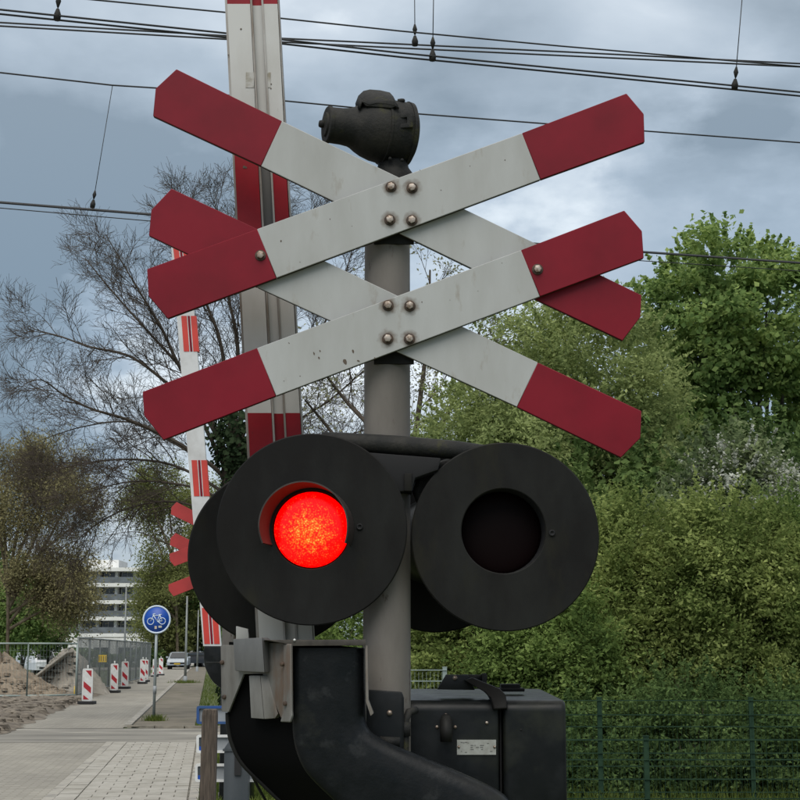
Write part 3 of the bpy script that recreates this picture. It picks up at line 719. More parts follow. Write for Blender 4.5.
obj('print', mb, M['ink'], npl)
for (x, y) in ((458.8, 747), (494.6, 747)):
    mb = MB(); mb.lathe(P(x, y, YD - .003), (0, -1, 0), [(0, .004), (.002, .0036), (.003, 0)], 10); obj('screw', mb, M['bolt'], npl)
for (x, y) in ((437, 727), (445.8, 715), (455.2, 727), (486.8, 722.8), (521, 730)):
    mb = MB(); mb.lathe(P(x, y, YD), (0, -1, 0), [(-.002, .0048), (.003, .0045), (.0045, .003), (.0045, 0)], 8); obj('screw', mb, M['bolt'] if x < 500 else M['black'], hb if x < 500 else lid)
mb = MB(); t0 = P(446, 722, YD); mb.tube([t0 + Vector((0, .01, .012)), t0 + Vector((0, -.022, .004)), t0 + Vector((0, -.034, -.02)), P(446, 741, YD) + Vector((0, -.034, 0))], [.012, .016, .017, .016], 14); obj('conduit_spout', mb, M['black'], hb)
# latch on top: two cheeks, an arm that folds over the seam
zt = lambda x, y, d: P(x, y, d)
mb = MB()
for (dy) in (0, .05):
    mb.prism([P(437, 689.5, YD + .10 + dy), P(446, 674.5, YD + .10 + dy), P(468, 675, YD + .10 + dy), P(475, 690, YD + .10 + dy)], (0, .008, 0))
mb.prism([P(441, 689.5, YD + .105), P(448, 677, YD + .105), P(463, 677, YD + .105), P(470, 689.5, YD + .105)], (0, .045, 0))
lt = obj('latch', mb, M['blackgloss'], dbx, bevel=.0015)
mb = MB(); mb.prism([P(464, 680, YD + .07), P(473, 677.5, YD + .07), P(500, 688.5, YD + .01), P(506, 695, YD - .022), P(507.5, 709, YD - .026), P(493, 710, YD - .026), P(490.5, 698, YD - .022), P(485, 692, YD + .01)], (0, .055, 0)); obj('latch_arm', mb, M['black'], lt, bevel=.005, seg=3)
mb = MB(); mb.tube([P(462, 677.5, YD + .12), P(487, 678.2, YD + .12)], .009, 10); mb.box(P(484, 680, YD + .12), (.012, .05, .035)); obj('latch_pin', mb, M['bell'], lt)
mb = MB(); mb.lathe(P(455, 678, YD + .098), (0, -1, 0), [(0, .007), (.004, .006), (.005, 0)], 8); obj('rivet', mb, M['bolt'], lt)
mb = MB(); mb.box(P(510, 686.3, YD + .32), (.055, .05, .014)); mb.box(P(509, 689.6, YD + .32), (.085, .07, .010)); obj('cap', mb, M['black'], lid, bevel=.003)
# mounting plate and conduit in front of the pole
mb = MB(); mb.prism([P(366, 689.5, 4.21), P(402, 692, 4.21), P(404, 698, 4.21), P(404, 830, 4.21), P(366, 830, 4.21)], (0, .02, 0)); mp_ = obj('mounting_plate', mb, M['blackgloss'], dbx, bevel=.004)
mb = MB(); mb.lathe(P(389.5, 713, 4.21), (0, -1, 0), [(0, .008), (.006, .007), (.006, 0)], 6); obj('bolt', mb, M['bolt'], mp_)
mb = MB(); mb.tube([P(416, 710, 4.26), P(409, 712, 4.24), P(405.5, 720, 4.23), P(405, 760, 4.23), P(405, 800, 4.23)], .010, 10); obj('conduit', mb, M['bell'], mp_)
mb = MB(); mb.tube([P(405.2, 722, 4.23), P(405, 736, 4.23)], .0145, 12); obj('conduit_joint', mb, M['bell'], mp_)
mb = MB(); mb.tube([P(380, 741, 4.19), P(400, 742, 4.19)], .012, 10); obj('pivot', mb, M['bell'], mp_)
# pedestal that carries the drive down to the ground
mb = MB(); mb.box((P(485, 800, 4.6).x, 4.66, .45), (.30, .42, .90)); obj('pedestal', mb, M['blackgloss'], dbx, bevel=.01)
mb = MB(); ta = P(243, 728, 4.3); mb.tube([ta, P(246, 752, 4.35), P(250, 771, 4.4), P(258, 787, 4.45), P(267, 803, 4.5), Vector((P(280, 830, 4.6).x, 4.6, .6)), Vector((P(300, 830, 4.6).x, 4.62, .0))], .0042, 8)
tag(obj('power_cable', mb, M['rubber']), 'thin black cable hanging down below the curved black casting', 'cable')

# ================================================================ far crossing signal: the same post across the tracks
far = copy_tree(sig, None, (P(231 - 2, 560, 17.7).x, 17.72, .03))
far['label'] = 'distant crossbuck post, only red board ends showing left of the lit lamp'
for ch in list(far.children):
    if ch.name.startswith(('lamp_shield', 'crossbar')):
        for g in list(ch.children): bpy.data.objects.remove(g)
        bpy.data.objects.remove(ch); continue
    for g in ch.children:
        if g.name.startswith('red_end'): g.data = g.data.copy(); g.data.materials[0] = mat('lit_crossbuck_red', (.44, .038, .036), .45, col2=(.36, .032, .03), nscale=5)  # lit copy of the board red: stronger daylight put into the colour
sig['group'] = far['group'] = 'crossbuck signal posts either side of the tracks'

# far barrier
YFB = 17.2
fb = thing('crossing_barrier', 'narrow white barrier arm with red bands, raised left of the wide arm', 'level crossing barrier', (P(214, 650, YFB).x, YFB, 0))
bar['group'] = fb['group'] = 'raised barrier arms'
def fx(y): return 179 + (189.5 - 179) * (y - 232) / (320 - 232) if y < 320 else 189.5 + (212.5 - 189.5) * (y - 320) / 325
def fseg(y0, y1, xa, xb, fr):
    mb = MB(); q = []
    for y in (y0, y1):
        c = P(fx(y), y, YFB); q += [Vector((c.x + xa, YFB - fr, c.z)), Vector((c.x + xb, YFB - fr, c.z)), Vector((c.x + xb, YFB + .04, c.z)), Vector((c.x + xa, YFB + .04, c.z))]
    mb.add(q, [(0, 1, 2, 3), (7, 6, 5, 4), (1, 0, 4, 5), (2, 1, 5, 6), (3, 2, 6, 7), (0, 3, 7, 4)]); return mb
obj('arm', fseg(232, 646, -.096, .096, .03), M['far_white'], fb)
for (a, b) in ((233, 285), (316.5, 352), (460.5, 496.5), (608, 644)):
    for (x0, x1, c) in ((-.082, -.022, 'far_red'), (.022, .082, 'far_red'), (-.012, .012, 'red')):
        obj('red_band', fseg(a, b, x0, x1, .034), M[c], fb)
mb = MB(); pts = spline([(204, 646), (204, 662), (207, 672), (213, 682), (222, 689), (236, 700), (252, 704), (262, 690), (240, 676), (231, 662), (229, 646)], 4)
mb.prism([P(x, y, YFB - .06) for x, y in pts], (0, .16, 0)); obj('counterweight', mb, M['blackgloss'], fb, bevel=.012)
mb = MB(); mb.box((P(236, 660, YFB).x, YFB + .3, .62), (.34, .40, 1.24)); obj('drive_housing', mb, M['blackgloss'], fb, bevel=.02)

# ================================================================ street signs and posts at the lower left
# low sign post: three framed plates seen from behind, on a grey post with a sloping cap
YS = 9.0
ls = thing('sign_post', 'low grey post with one blue and two white framed plates behind the wooden post', 'signpost', (P(237, 760, YS - .1).x, YS - .1, 0))
def rrect(x0, y0, x1, y1, r, Y):
    pts = []
    for (cx, cy, a0) in ((x0 + r, y0 + r, 180), (x1 - r, y0 + r, 270), (x1 - r, y1 - r, 0), (x0 + r, y1 - r, 90)):
        for i in range(5):
            a = R(a0 + 90 * i / 4); pts.append(P(cx + r * math.cos(a), cy + r * math.sin(a), Y))
    return pts
for (x0, y0, x1, y1, m) in ((196.5, 706, 292, 724, 'blue'), (196.3, 735, 292, 753, 'white'), (195, 764, 292, 782, 'white')):
    mb = MB(); o_ = rrect(x0, y0, x1, y1, 2.2, YS); i_ = rrect(x0 + 2.6, y0 + 2.4, x1 - 2.6, y1 - 2.4, 1, YS); n = len(o_)
    d = Vector((0, .03, 0)); vs = o_ + i_ + [p + d for p in o_] + [p + d for p in i_]; fs = []
    for i in range(n):
        j = (i + 1) % n; fs += [(i, j, n + j, n + i), (2 * n + j, 2 * n + i, 3 * n + i, 3 * n + j), (j, i, 2 * n + i, 2 * n + j), (n + i, n + j, 3 * n + j, 3 * n + i)]
    mb.add(vs, fs); fr = obj('sign_frame', mb, M[m], ls) if m != 'blue' else obj('sign_frame', mb, mat('frame_blue', (.016, .070, .26), .5, col2=(.03, .08, .20), nscale=9), ls); fr['label'] = 'blue rounded frame' if m == 'blue' else 'white rounded frame'
    mb = MB(); mb.prism([P(x0 + 2.2, y0 + 2, YS + .018), P(x1 - 2.2, y0 + 2, YS + .018), P(x1 - 2.2, y1 - 2, YS + .018), P(x0 + 2.2, y1 - 2, YS + .018)], (0, .008, 0)); obj('sign_plate', mb, M['panel'], fr)
    if m == 'white':
        mb = MB(); mb.box((P(x0 + 5, (y0 + y1) / 2, YS).x, YS + .012, P(x0, (y0 + y1) / 2, YS).z), (.028, .010, .062)); obj('clip', mb, M['postgrey'], fr)
        mb = MB(); mb.box((P(x0 + 4.6, (y0 + y1) / 2 + 4, YS).x, YS + .006, P(x0, (y0 + y1) / 2 + 4.5, YS).z), (.020, .003, .022)); obj('decal', mb, M['blue'], fr)
mb = MB(); zc = P(0, 744, YS - .1).z; xa, xb = P(225, 750, YS - .1).x, P(249, 750, YS - .1).x; zt_ = P(0, 735, YS - .1).z
mb.prism([Vector((xa, YS - .14, 0)), Vector((xa, YS - .14, zc - .02)), Vector((xa + .045, YS - .14, zt_)), Vector((xb - .03, YS - .14, zt_)), Vector((xb, YS - .14, zc - .02)), Vector((xb, YS - .14, 0))], (0, .12, 0)); obj('post', mb, M['postgrey'], ls, bevel=.006)
mb = MB(); mb.box(((xa + xb) / 2, YS - .08, zc - .03), (xb - xa + .014, .135, .012)); obj('collar', mb, M['postgrey'], ls)
mb = MB(); c = P(238, 760, YS - .142); mb.box(c, (.035, .02, .16)); obj('strap', mb, M['rubber'], ls)
# wooden post
YW = 8.1
wz = P(0, 709, YW).z
mb = MB(); xw0, xw1 = P(202, 720, YW).x, P(217, 720, YW).x; w_ = xw1 - xw0; xc = (xw0 + xw1) / 2
vs = []
for (z, s_, jx) in ((0, 1.12, -.012), (.25, 1.08, -.01), (.5, 1.06, -.006), (.8, 1.02, -.003), (1.0, 1.0, 0), (wz - .03, .98, .002), (wz - .004, .90, .003), (wz, .72, .003)):
    for (a, b) in ((-.5, -.42), (-.42, -.5), (.42, -.5), (.5, -.42), (.5, .42), (.42, .5), (-.42, .5), (-.5, .42)):
        vs.append((xc + jx + a * w_ * s_, YW + b * w_ * s_, z))
fs = []
for j in range(7):
    for k in range(8):
        a = j * 8 + k; b = j * 8 + (k + 1) % 8; fs.append((a, b, b + 8, a + 8))
fs.append(tuple(56 + k for k in range(8)))
mb.add(vs, fs); tag(obj('wooden_post', mb, M['wood']), 'weathered brown wooden post standing before the low blue and white sign plates', 'post')

# bicycle path sign
gb = G(154, 722); YK = gb.y
bs = thing('bicycle_sign', 'round blue sign with a white bicycle on a thin grey pole beside the path', 'traffic sign', (gb.x, YK, 0))
cS = P(157, 619.5, YK); rS = 14.0 / F * YK
mb = MB(); mb.tube([Vector((gb.x - .01, YK, 0)), Vector((cS.x, YK, cS.z + .1))], .033, 12); sp = obj('pole', mb, mat('sign_pole', (.30, .34, .35), .5, .3, col2=(.22, .25, .25), nscale=5), bs)
mb = MB(); mb.tube([Vector((gb.x, YK, .62)), Vector((gb.x + .001, YK, .80))], .040, 12); obj('pole_joint', mb, M['panel'], sp)
mb = MB(); mb.lathe(cS + Vector((0, -.04, 0)), (0, -1, 0), [(0, 0), (0, rS * .92), (.012, rS * .92), (.012, 0)], 48); sd = obj('sign_disc', mb, M['blue'], bs)
mb = MB(); mb.lathe(cS + Vector((0, -.04, 0)), (0, -1, 0), [(-.004, rS * .89), (-.004, rS), (.015, rS), (.015, rS * .885), (.010, rS * .885)], 48); obj('sign_rim', mb, M['signwhite'], sd)
def SP(x, y, d=.055): return Vector((cS.x + (x - 265) / 16 * YK / F, YK - d, cS.z + (465 - y) / 16 * YK / F))
mb = MB()
for (cx, cy) in ((170, 495), (355, 490)):
    mb.tube([SP(cx + 50 * math.cos(a), cy + 50 * math.sin(a)) for a in [2 * math.pi * i / 24 for i in range(25)]], .0095, 6)
for pl in ([(170, 495), (222, 385)], [(200, 400), (212, 378), (245, 376)], [(215, 405), (310, 400)], [(310, 400), (275, 490)], [(275, 490), (215, 405)], [(310, 385), (355, 490)], [(275, 490), (355, 490)], [(295, 388), (345, 388)], [(310, 388), (312, 400)], [(275, 490), (318, 525)]):
    mb.tube([SP(x, y) for x, y in pl], .0095, 6)
obj('bicycle_symbol', mb, M['signwhite'], sd)
mb = MB(); mb.box(SP(252, 590, .053), (.05, .003, .065)); obj('sticker', mb, mat('sticker_pink', (.62, .50, .48), .6, col2=(.5, .45, .2), nscale=40), sd)
mb = MB(); mb.box(SP(322, 578, .053), (.075, .003, .045)); obj('sticker', mb, mat('sticker_pale', (.6, .6, .52), .6, col2=(.4, .38, .3), nscale=40), sd)

# striped guide boards
def guide_board(x0, x1, y0, y1, ybase, label, tilt=0.0):
    g = G((x0 + x1) / 2, ybase); Y = g.y; k = Y / F
    t = thing('guide_board', label, 'guide board', (g.x, Y, 0), 'striped guide boards along the works fence')
    ztop = P(0, y0, Y).z; zb = P(0, y1, Y).z; w = (x1 - x0) * k; h = ztop - zb
    X = lambda u: g.x - w / 2 + u * w
    Z = lambda v: zb + v * h
    def quad(mb, pts, d, th): mb.prism([Vector((X(u), Y - d, Z(v))) for u, v in pts], (0, th, 0))
    mb = MB(); c = []
    for (cx, cy, a0) in ((.16, .05, 180), (.84, .05, 270), (.84, .95, 0), (.16, .95, 90)):
        for i in range(4):
            a = R(a0 + 90 * i / 3); c.append((cx + .16 * math.cos(a), cy + .05 * math.sin(a)))
    quad(mb, c, .0, .03); pl = obj('plate', mb, M['white'], t)
    for s in ([(.30, .94), (.86, .94), (.86, .74)], [(.14, .62), (.14, .44), (.86, .24), (.86, .42)][::1], [(.14, .20), (.14, .06), (.70, .06)]):
        mb = MB(); quad(mb, s, .004, .0035); obj('red_stripe', mb, mat('guide_red', (.40, .02, .03), .45), pl)
    mb = MB(); mb.box((g.x, Y + .012, ztop + .05), (.05, .03, .10)); obj('handle', mb, M['white'], t, bevel=.01)
    mb = MB(); mb.box((g.x, Y + .02, .05), (w * 1.5, .55, .10)); f_ = obj('foot', mb, M['rubber'], t, bevel=.02)
    mb = MB()
    for s in (-1, 1): mb.box((g.x + s * w * .36, Y + .012, (zb + .1) / 2), (.03, .03, max(.02, zb - .06)))
    obj('stand', mb, M['panel'], t)
guide_board(81.6, 92, 668.5, 701.5, 704.5, 'largest striped guide board, nearest on the left of the path')
guide_board(110, 117.6, 663.6, 690.4, 693, 'second striped guide board from the left, close beside a third')
guide_board(121, 128, 661.3, 687, 689, 'third striped guide board from the left, just right of the second')
guide_board(139.6, 145.2, 659.2, 682, 684, 'fourth striped guide board, overlapping the one behind its right edge')
guide_board(143.2, 148, 659.5, 680, 682, 'fifth striped guide board, half hidden behind the fourth')
guide_board(152.4, 156.8, 659, 675.2, 677, 'small striped guide board directly behind the bicycle sign pole')
guide_board(158.4, 162.8, 658, 674.3, 675.5, 'farthest small striped guide board right of the bicycle sign pole')

# street lamp posts / poles along the footpath
def slim_pole(px, base_y, top_y, r, label, head=False):
    g = G(px, base_y); t = thing('street_pole', label, 'pole', (g.x, g.y, 0), 'slim street poles')
    zt = P(0, top_y, g.y).z; mb = MB(); mb.tube([g, g + Vector((.01, 0, zt * .3)), g + Vector((.02, 0, zt))], [r * 1.3, r, r * .8], 10); obj('pole', mb, mat('zinc_pole', (.22, .235, .23), .5, .3, col2=(.15, .16, .155), nscale=3), t)
    mb = MB(); mb.lathe(g, (0, 0, 1), [(0, r * 1.8), (zt * .08, r * 1.7), (zt * .085, r * 1.2)], 10); obj('base_sleeve', mb, M['panel'], t)
    if head:
        mb = MB(); mb.lathe(g + Vector((.02, 0, zt)), (0, 0, 1), [(-.02, .08), (.12, .22), (.34, .28), (.36, .34), (.46, .12), (.48, 0)], 14); obj('lamp_head', mb, M['postgrey'], t)
slim_pole(185, 683.5, 596, .055, 'slim grey pole on the footpath, right of the silver car')
slim_pole(197, 671.8, 610, .055, 'smaller grey pole farther along the footpath before the white car')
slim_pole(58, 672, 631, .05, 'thin lamp post with dark lantern head behind the works fence', True)
slim_pole(124, 668, 586, .09, 'tall pale pole standing before the apartment building')

# ================================================================ building, cars, works
bd = thing('apartment_building', 'white apartment block with dark balcony bands seen beyond the bare trees', 'building', (P(90, 650, 272).x, 272, 0))
bwall = mat('building_wall', (.60, .61, .61), .8, col2=(.32, .33, .33), nscale=.6)
bslab = mat('balcony_slab', (.80, .80, .78), .7, col2=(.70, .70, .68), nscale=.4)
bdark = mat('recess_wall', (.10, .105, .11), .7)
bglass = mat('window_glass', (.03, .04, .05), .08, spec=.8)
brail = mat('balcony_rail', (.16, .18, .20), .35, col2=(.11, .12, .13), nscale=.7)
YH = 272; kx = YH / F
bX0, bX1 = P(44, 600, YH).x, P(152, 600, YH).x
zs = [P(0, y, YH).z for y in (650.5, 633.5, 617, 600.5, 583.5, 568)]
mb = MB(); mb.box(((bX0 + bX1) / 2, YH + 8, zs[-1] / 2), (bX1 - bX0, 12, zs[-1])); obj('wall', mb, bdark, bd)
mb = MB(); mb.box((P(117, 0, YH).x, YH + 7, zs[-1] + .7), (5.2, 9, 1.6)); obj('penthouse', mb, bslab, bd)
bay = (bX1 - bX0) / 6
for fl in range(5):
    z0, z1 = zs[fl], zs[fl + 1]
    mb = MB(); mb.box(((bX0 + bX1) / 2 + .15 * fl, YH + .4, z1 - .3), (bX1 - bX0 + .6, 4.0, .62)); sl = obj('floor_slab', mb, bslab, bd)
    if fl:
        mb = MB(); mb.box(((bX0 + bX1) / 2 + 1.2, YH - 1.5, z0 + .55), (bX1 - bX0 - 3, .06, .95)); obj('railing', mb, brail, bd)
    for b in range(6):
        xc_ = bX0 + (b + .5) * bay
        mb = MB(); w, h = bay * .62, (z1 - z0) * .62; zc_ = z0 + .12 + h / 2 + .25
        for (dx, dz, sx, sz) in ((-w / 2, 0, .14, h), (w / 2, 0, .14, h), (0, h / 2, w, .14), (0, -h / 2, w, .14), (0, 0, .12, h)):
            mb.box((xc_ + dx, YH + 1.95, zc_ + dz), (sx, .12, sz))
        fr = obj('window', mb, bwall, bd)
        mb = MB(); mb.box((xc_, YH + 1.97, zc_), (w, .04, h)); obj('pane', mb, bglass, fr)
        mb = MB(); mb.box((bX0 + b * bay, YH + .9, (z0 + z1) / 2 - .18), (.42, 2.1, z1 - z0 - .36)); obj('pier', mb, bwall if b % 2 else bslab, bd)

carglass = mat('car_glass', (.02, .025, .03), .06, spec=.8)
def car(px, ybase, label, paint, heading=0.0, van=False, scale=1.0, plate=True):
    """side profile swept across the width, nose towards the viewer"""
    g = G(px, ybase); t = thing('parked_car' if not van else 'parked_van', label, 'car' if not van else 'van', (0, 0, 0), 'vehicles parked beyond the works')
    H = 1.45 if not van else 1.95; Lg = 4.2; W = 1.7
    prof = [(-.02, .35), (0, .62), (.12, .74), (1.0, .90), (1.75, H * .97), (2.4, H), (3.3, H * .96), (3.95, .98), (4.15, .90), (4.2, .40)] if not van else [(0, .35), (0, .95), (.25, 1.05), (.8, H * .97), (1.3, H), (4.1, H), (4.2, H * .9), (4.2, .40)]
    secs = [(-W / 2, .90), (-W / 2 + .06, .97), (-W / 2 + .22, 1.0), (W / 2 - .22, 1.0), (W / 2 - .06, .97), (W / 2, .90)]
    mb = MB(); n = len(prof); vs = []
    for (x, s_) in secs:
        for (y, z) in prof:
            tap = 1.0 - (.16 * max(0, (z - .9) / (H - .9)))
            vs.append((x * tap, Lg / 2 + (y - Lg / 2) * (s_ * .5 + .5), .35 + (z - .35) * s_))
    fs = []
    for j in range(len(secs) - 1):
        for i in range(n - 1):
            a = j * n + i; fs.append((a, a + n, a + n + 1, a + 1))
    fs += [tuple(range(n)), tuple(range(len(vs) - 1, len(vs) - n - 1, -1))]
    mb.add(vs, fs, 0, True); body = obj('body', mb, paint, t); body.data.set_sharp_from_angle(angle=R(35))
    def part(name, m, *boxes, par=None, bev=.01):
        q = MB()
        for c, s_ in boxes: q.box(c, s_)
        return obj(name, q, m, par or t, bevel=bev)
    if van: gl = [Vector((-.66, .26, 1.12)), Vector((.66, .26, 1.12)), Vector((.58, .74, H * .93)), Vector((-.58, .74, H * .93))]
    else: gl = [Vector((-.68, 1.02, .95)), Vector((.68, 1.02, .95)), Vector((.56, 1.66, H * .94)), Vector((-.56, 1.66, H * .94))]
    q = MB(); q.prism([p + Vector((0, -.03, .02)) for p in gl], (0, .03, -.02)); obj('windscreen', q, carglass, t)
    for s_ in (-1, 1):
        part('side_window', carglass, ((s_ * .79, 2.3, H * .80), (.03, 1.9 if not van else 1.0, H * .19)))
        part('headlight', mat('headlight', (.7, .72, .74), .15), ((s_ * .62, .02, .66), (.32, .08, .16)))
        part('mirror', paint, ((s_ * .93, 1.3, 1.0), (.18, .10, .13)))
        for yy in (.75, 3.35):
            q = MB(); q.lathe((s_ * .74, yy, .31), (s_, 0, 0), [(-.1, 0), (-.1, .31), (.09, .31), (.1, .28), (.1, .2)], 18); wv = obj('wheel', q, M['rubber'], t)
            q = MB(); q.lathe((s_ * .74, yy, .31), (s_, 0, 0), [(.085, .2), (.09, .1), (.1, 0)], 12); obj('rim', q, M['steel'], wv)
    part('grille', M['rubber'], ((0, .0, .50), (1.2, .06, .14)))
    if plate: part('number_plate', mat('plate_yellow', (.5, .33, .02), .5), ((0, -.05, .46), (.52, .03, .12)))
    t.location = (g.x, g.y, 0); t.rotation_euler = (0, 0, heading); t.scale = (scale,) * 3
    return t
paint = lambda n, c: mat(n, c, .28, .3, coat=.5, spec=.5)
car(177, 669.5, 'silver car facing the camera at the end of the bike path', paint('silver_paint', (.42, .46, .50)), R(4))
car(168, 667.3, 'dark car parked left behind the silver car', paint('black_paintwork', (.015, .016, .018)), R(-70))
car(192, 666.8, 'dark car parked between the two slim poles', paint('charcoal_paint', (.02, .021, .024)), R(75))
car(203, 666.5, 'white car at the right end of the parked row', paint('white_paintwork', (.72, .73, .74)), R(8))
car(47, 675, 'white van behind the sand heaps and the works fence', paint('white_van_paint', (.66, .67, .68)), R(35), True, .9)

# works fence: light tube panels on the left, netted panels along the path
net = bpy.data.materials.new('debris_net'); net.use_nodes = True
def netmat():
    nt = net.node_tree; N = nt.nodes; L = nt.links; b = N['Principled BSDF']; b.inputs['Base Color'].default_value = (.22, .23, .23, 1); b.inputs['Roughness'].default_value = .9
    tr = N.new('ShaderNodeBsdfTransparent'); mx = N.new('ShaderNodeMixShader'); no = N.new('ShaderNodeTexNoise'); no.inputs['Scale'].default_value = 1.3; no.inputs['Detail'].default_value = 6
    g = N.new('ShaderNodeNewGeometry'); L.new(g.outputs['Position'], no.inputs['Vector'])
    r = N.new('ShaderNodeMapRange'); r.inputs[1].default_value = .35; r.inputs[2].default_value = .65; r.inputs[3].default_value = .30; r.inputs[4].default_value = .70
    L.new(no.outputs['Fac'], r.inputs[0]); L.new(r.outputs[0], mx.inputs[0]); L.new(tr.outputs[0], mx.inputs[1]); L.new(b.outputs[0], mx.inputs[2]); L.new(mx.outputs[0], N['Material Output'].inputs[0])
netmat()
def fence_panel(a, b, h, label, netted, group):
    a = Vector(a); b = Vector(b); t = thing('fence_panel', label, 'construction fence', a, group)
    m = M['flight'] if not netted else mat('fence_dark_zinc', (.16, .175, .175), .5, .3)
    mb = MB(); r = .028; up = Vector((0, 0, h)); z0 = Vector((0, 0, .10))
    mb.tube([a + z0, a + up], r, 8); mb.tube([b + z0, b + up], r, 8); mb.tube([a + up, b + up], r, 8); mb.tube([a + z0 * 1.5, b + z0 * 1.5], r, 8)
    obj('frame', mb, m, t)
    if netted:
        mb = MB(); d = Vector((0, .03, 0)); mb.add([a + z0 * 1.6 + d, b + z0 * 1.6 + d, b + up * .985 + d, a + up * .985 + d], [(0, 1, 2, 3)]); obj('net', mb, net, t)
    mb = MB(); L_ = (b - a).length; n = int(L_ / .11)
    for i in range(1, n):
        p = a.lerp(b, i / n); mb.tube([p + z0, p + up], .003, 3, cap=False)
    for i in range(1, 8):
        q = Vector((0, 0, .1 + (h - .1) * i / 8)); mb.tube([a + q, b + q], .003, 3, cap=False)
    s_ = obj('mesh', mb, m, t); s_['kind'] = 'stuff'
    mb = MB(); mb.box(a + Vector((0, 0, .06)), (.25, .65, .12)); obj('foot_block', mb, M['kerb'], t, bevel=.02)
fp = [G(-34, 700.8), G(26.5, 700.6), G(75.5, 699.5)]
zt_l = P(0, 643.5, fp[1].y).z
fence_panel(fp[0], fp[1], zt_l, 'light tube fence panel at the left edge before the brown heap', False, 'light works fence panels')
fence_panel(fp[1], fp[2], zt_l, 'light tube fence panel before the pale concrete heap', False, 'light works fence panels')
pa, pb = G(76.5, 699), G(150, 678)
nP = 10
for i in range(nP):
    a = pa.lerp(pb, i / nP); b = pa.lerp(pb, (i + .985) / nP)
    lab = ['first netted fence panel, at the corner of the works with a yellow notice', 'second netted fence panel behind the second guide board'][i] if i < 2 else ['', '', 'third', 'fourth', 'fifth', 'sixth', 'seventh', 'eighth', 'ninth', 'tenth'][i] + ' netted fence panel from the corner, in the row receding beside the path'
    fence_panel(a, b, 2.0, lab, True, 'netted works fence panels receding beside the path' if i >= 2 else 'netted works fence panels near the corner')
pc = pa.lerp(pb, .14)
yg = mat('yellow_board', (.62, .42, .03), .5, col2=(.5, .36, .1), nscale=9)
c = P(102.5, 658.5, pa.lerp(pb, .16).y - .7)
mb = MB(); mb.box(c, (.30, .015, .26)); nb = obj('notice_board', mb, yg); tag(nb, 'small yellow notice with dark lines tied to the netted works fence', 'notice')
mb = MB()
for i in range(4): mb.box(c + Vector((-.12 + i * .08, -.010, .0)), (.025, .004, .18))
obj('print', mb, M['ink'], nb)
# yellow fence clamp post
mb = MB(); q = G(75, 699) + Vector((0, -.08, 0)); mb.tube([q, q + Vector((0, 0, .42))], .032, 8); tag(obj('marker_post', mb, yg), 'short yellow stake at the foot of the fence corner', 'stake')

# heaps
def heap(name, label, cat, cpx, cpy, Y, rx, ry, hz, m, seed, peak=1.6):
    r_ = random.Random(seed); c = P(cpx, 650, Y); mb = MB(); n = 64; mR = 20; vs = [(c.x, Y, hz)]
    ph = [r_.uniform(0, 6.28) for _ in range(6)]
    for j in range(1, mR + 1):
        t = j / mR
        for k in range(n):
            a = 2 * math.pi * k / n; rad = 1 + .12 * math.sin(3 * a + ph[0]) + .08 * math.sin(5 * a + ph[1])
            h = hz * max(0, (1 - t ** peak)) * (1 + .10 * math.sin(4 * a + ph[2] + 3 * t)) + (r_.uniform(-.06, .06) if j < mR else 0)
            vs.append((c.x + math.cos(a) * rx * t * rad, Y + math.sin(a) * ry * t * rad, max(-.02, h)))
    fs = [(0, 1 + k, 1 + (k + 1) % n) for k in range(n)]
    for j in range(mR - 1):
        for k in range(n):
            a = 1 + j * n + k; b = 1 + j * n + (k + 1) % n; fs.append((a, a + n, b + n, b))
    mb.add(vs, fs, 0, False)
    for _ in range(160):
        a = r_.uniform(0, 6.28); t = r_.random() ** .5 * .95; s_ = r_.uniform(.04, .14)
        blob(mb, (c.x + math.cos(a) * rx * t, Y + math.sin(a) * ry * t, hz * (1 - t ** peak) - .02), (s_ * 1.2, s_, s_ * .9), r_, 5, 3)
    return tag(obj(name, mb, m), label, cat)
sandm = mat('brown_sand', (.26, .215, .165), .95, spec=.1, col2=(.175, .142, .108), nscale=2.2, bump=.9, bscale=9, col3=(.38, .31, .23), n3=3, lo3=.55, hi3=.75)
rubm = mat('pale_rubble', (.33, .30, .255), .95, col2=(.22, .20, .17), nscale=1.6, bump=.9, bscale=7, col3=(.45, .42, .37), n3=2, lo3=.55, hi3=.75)
heap('sand_heap', 'heap of brown sand at the left edge behind the light fence', 'sand heap', 2, 650, 57, 1.9, 2.4, P(0, 654.5, 57).z, sandm, 4, 1.15)
heap('rubble_heap', 'pale heap of rubble and sand beside the netted fence', 'rubble heap', 69, 650, 60, 1.45, 2.2, P(0, 652, 60).z, rubm, 9, 1.5)
heap('sand_heap', 'low spread of brown sand between the two taller heaps', 'sand heap', 36, 650, 56.5, 1.3, 2.0, .42, sandm, 12, 1.4)
mb = MB(); a = P(32, 677.5, 57.4); b = P(66, 651.5, 58.4); wv = Vector((.0, 1.4, .05)); dn = Vector((.03, 0, -.06))
mb.add([a, b, b + wv, a + wv, a + dn, b + dn, b + wv + dn, a + wv + dn], [(0, 3, 2, 1), (4, 5, 6, 7), (0, 1, 5, 4), (1, 2, 6, 5), (2, 3, 7, 6), (3, 0, 4, 7)])
tag(obj('concrete_slab', mb, mat('pale_concrete', (.36, .335, .29), .95, spec=.1, col2=(.27, .245, .21), nscale=3, bump=.3), bevel=.02), 'pale concrete slab leaning against the rubble heap', 'concrete slab')

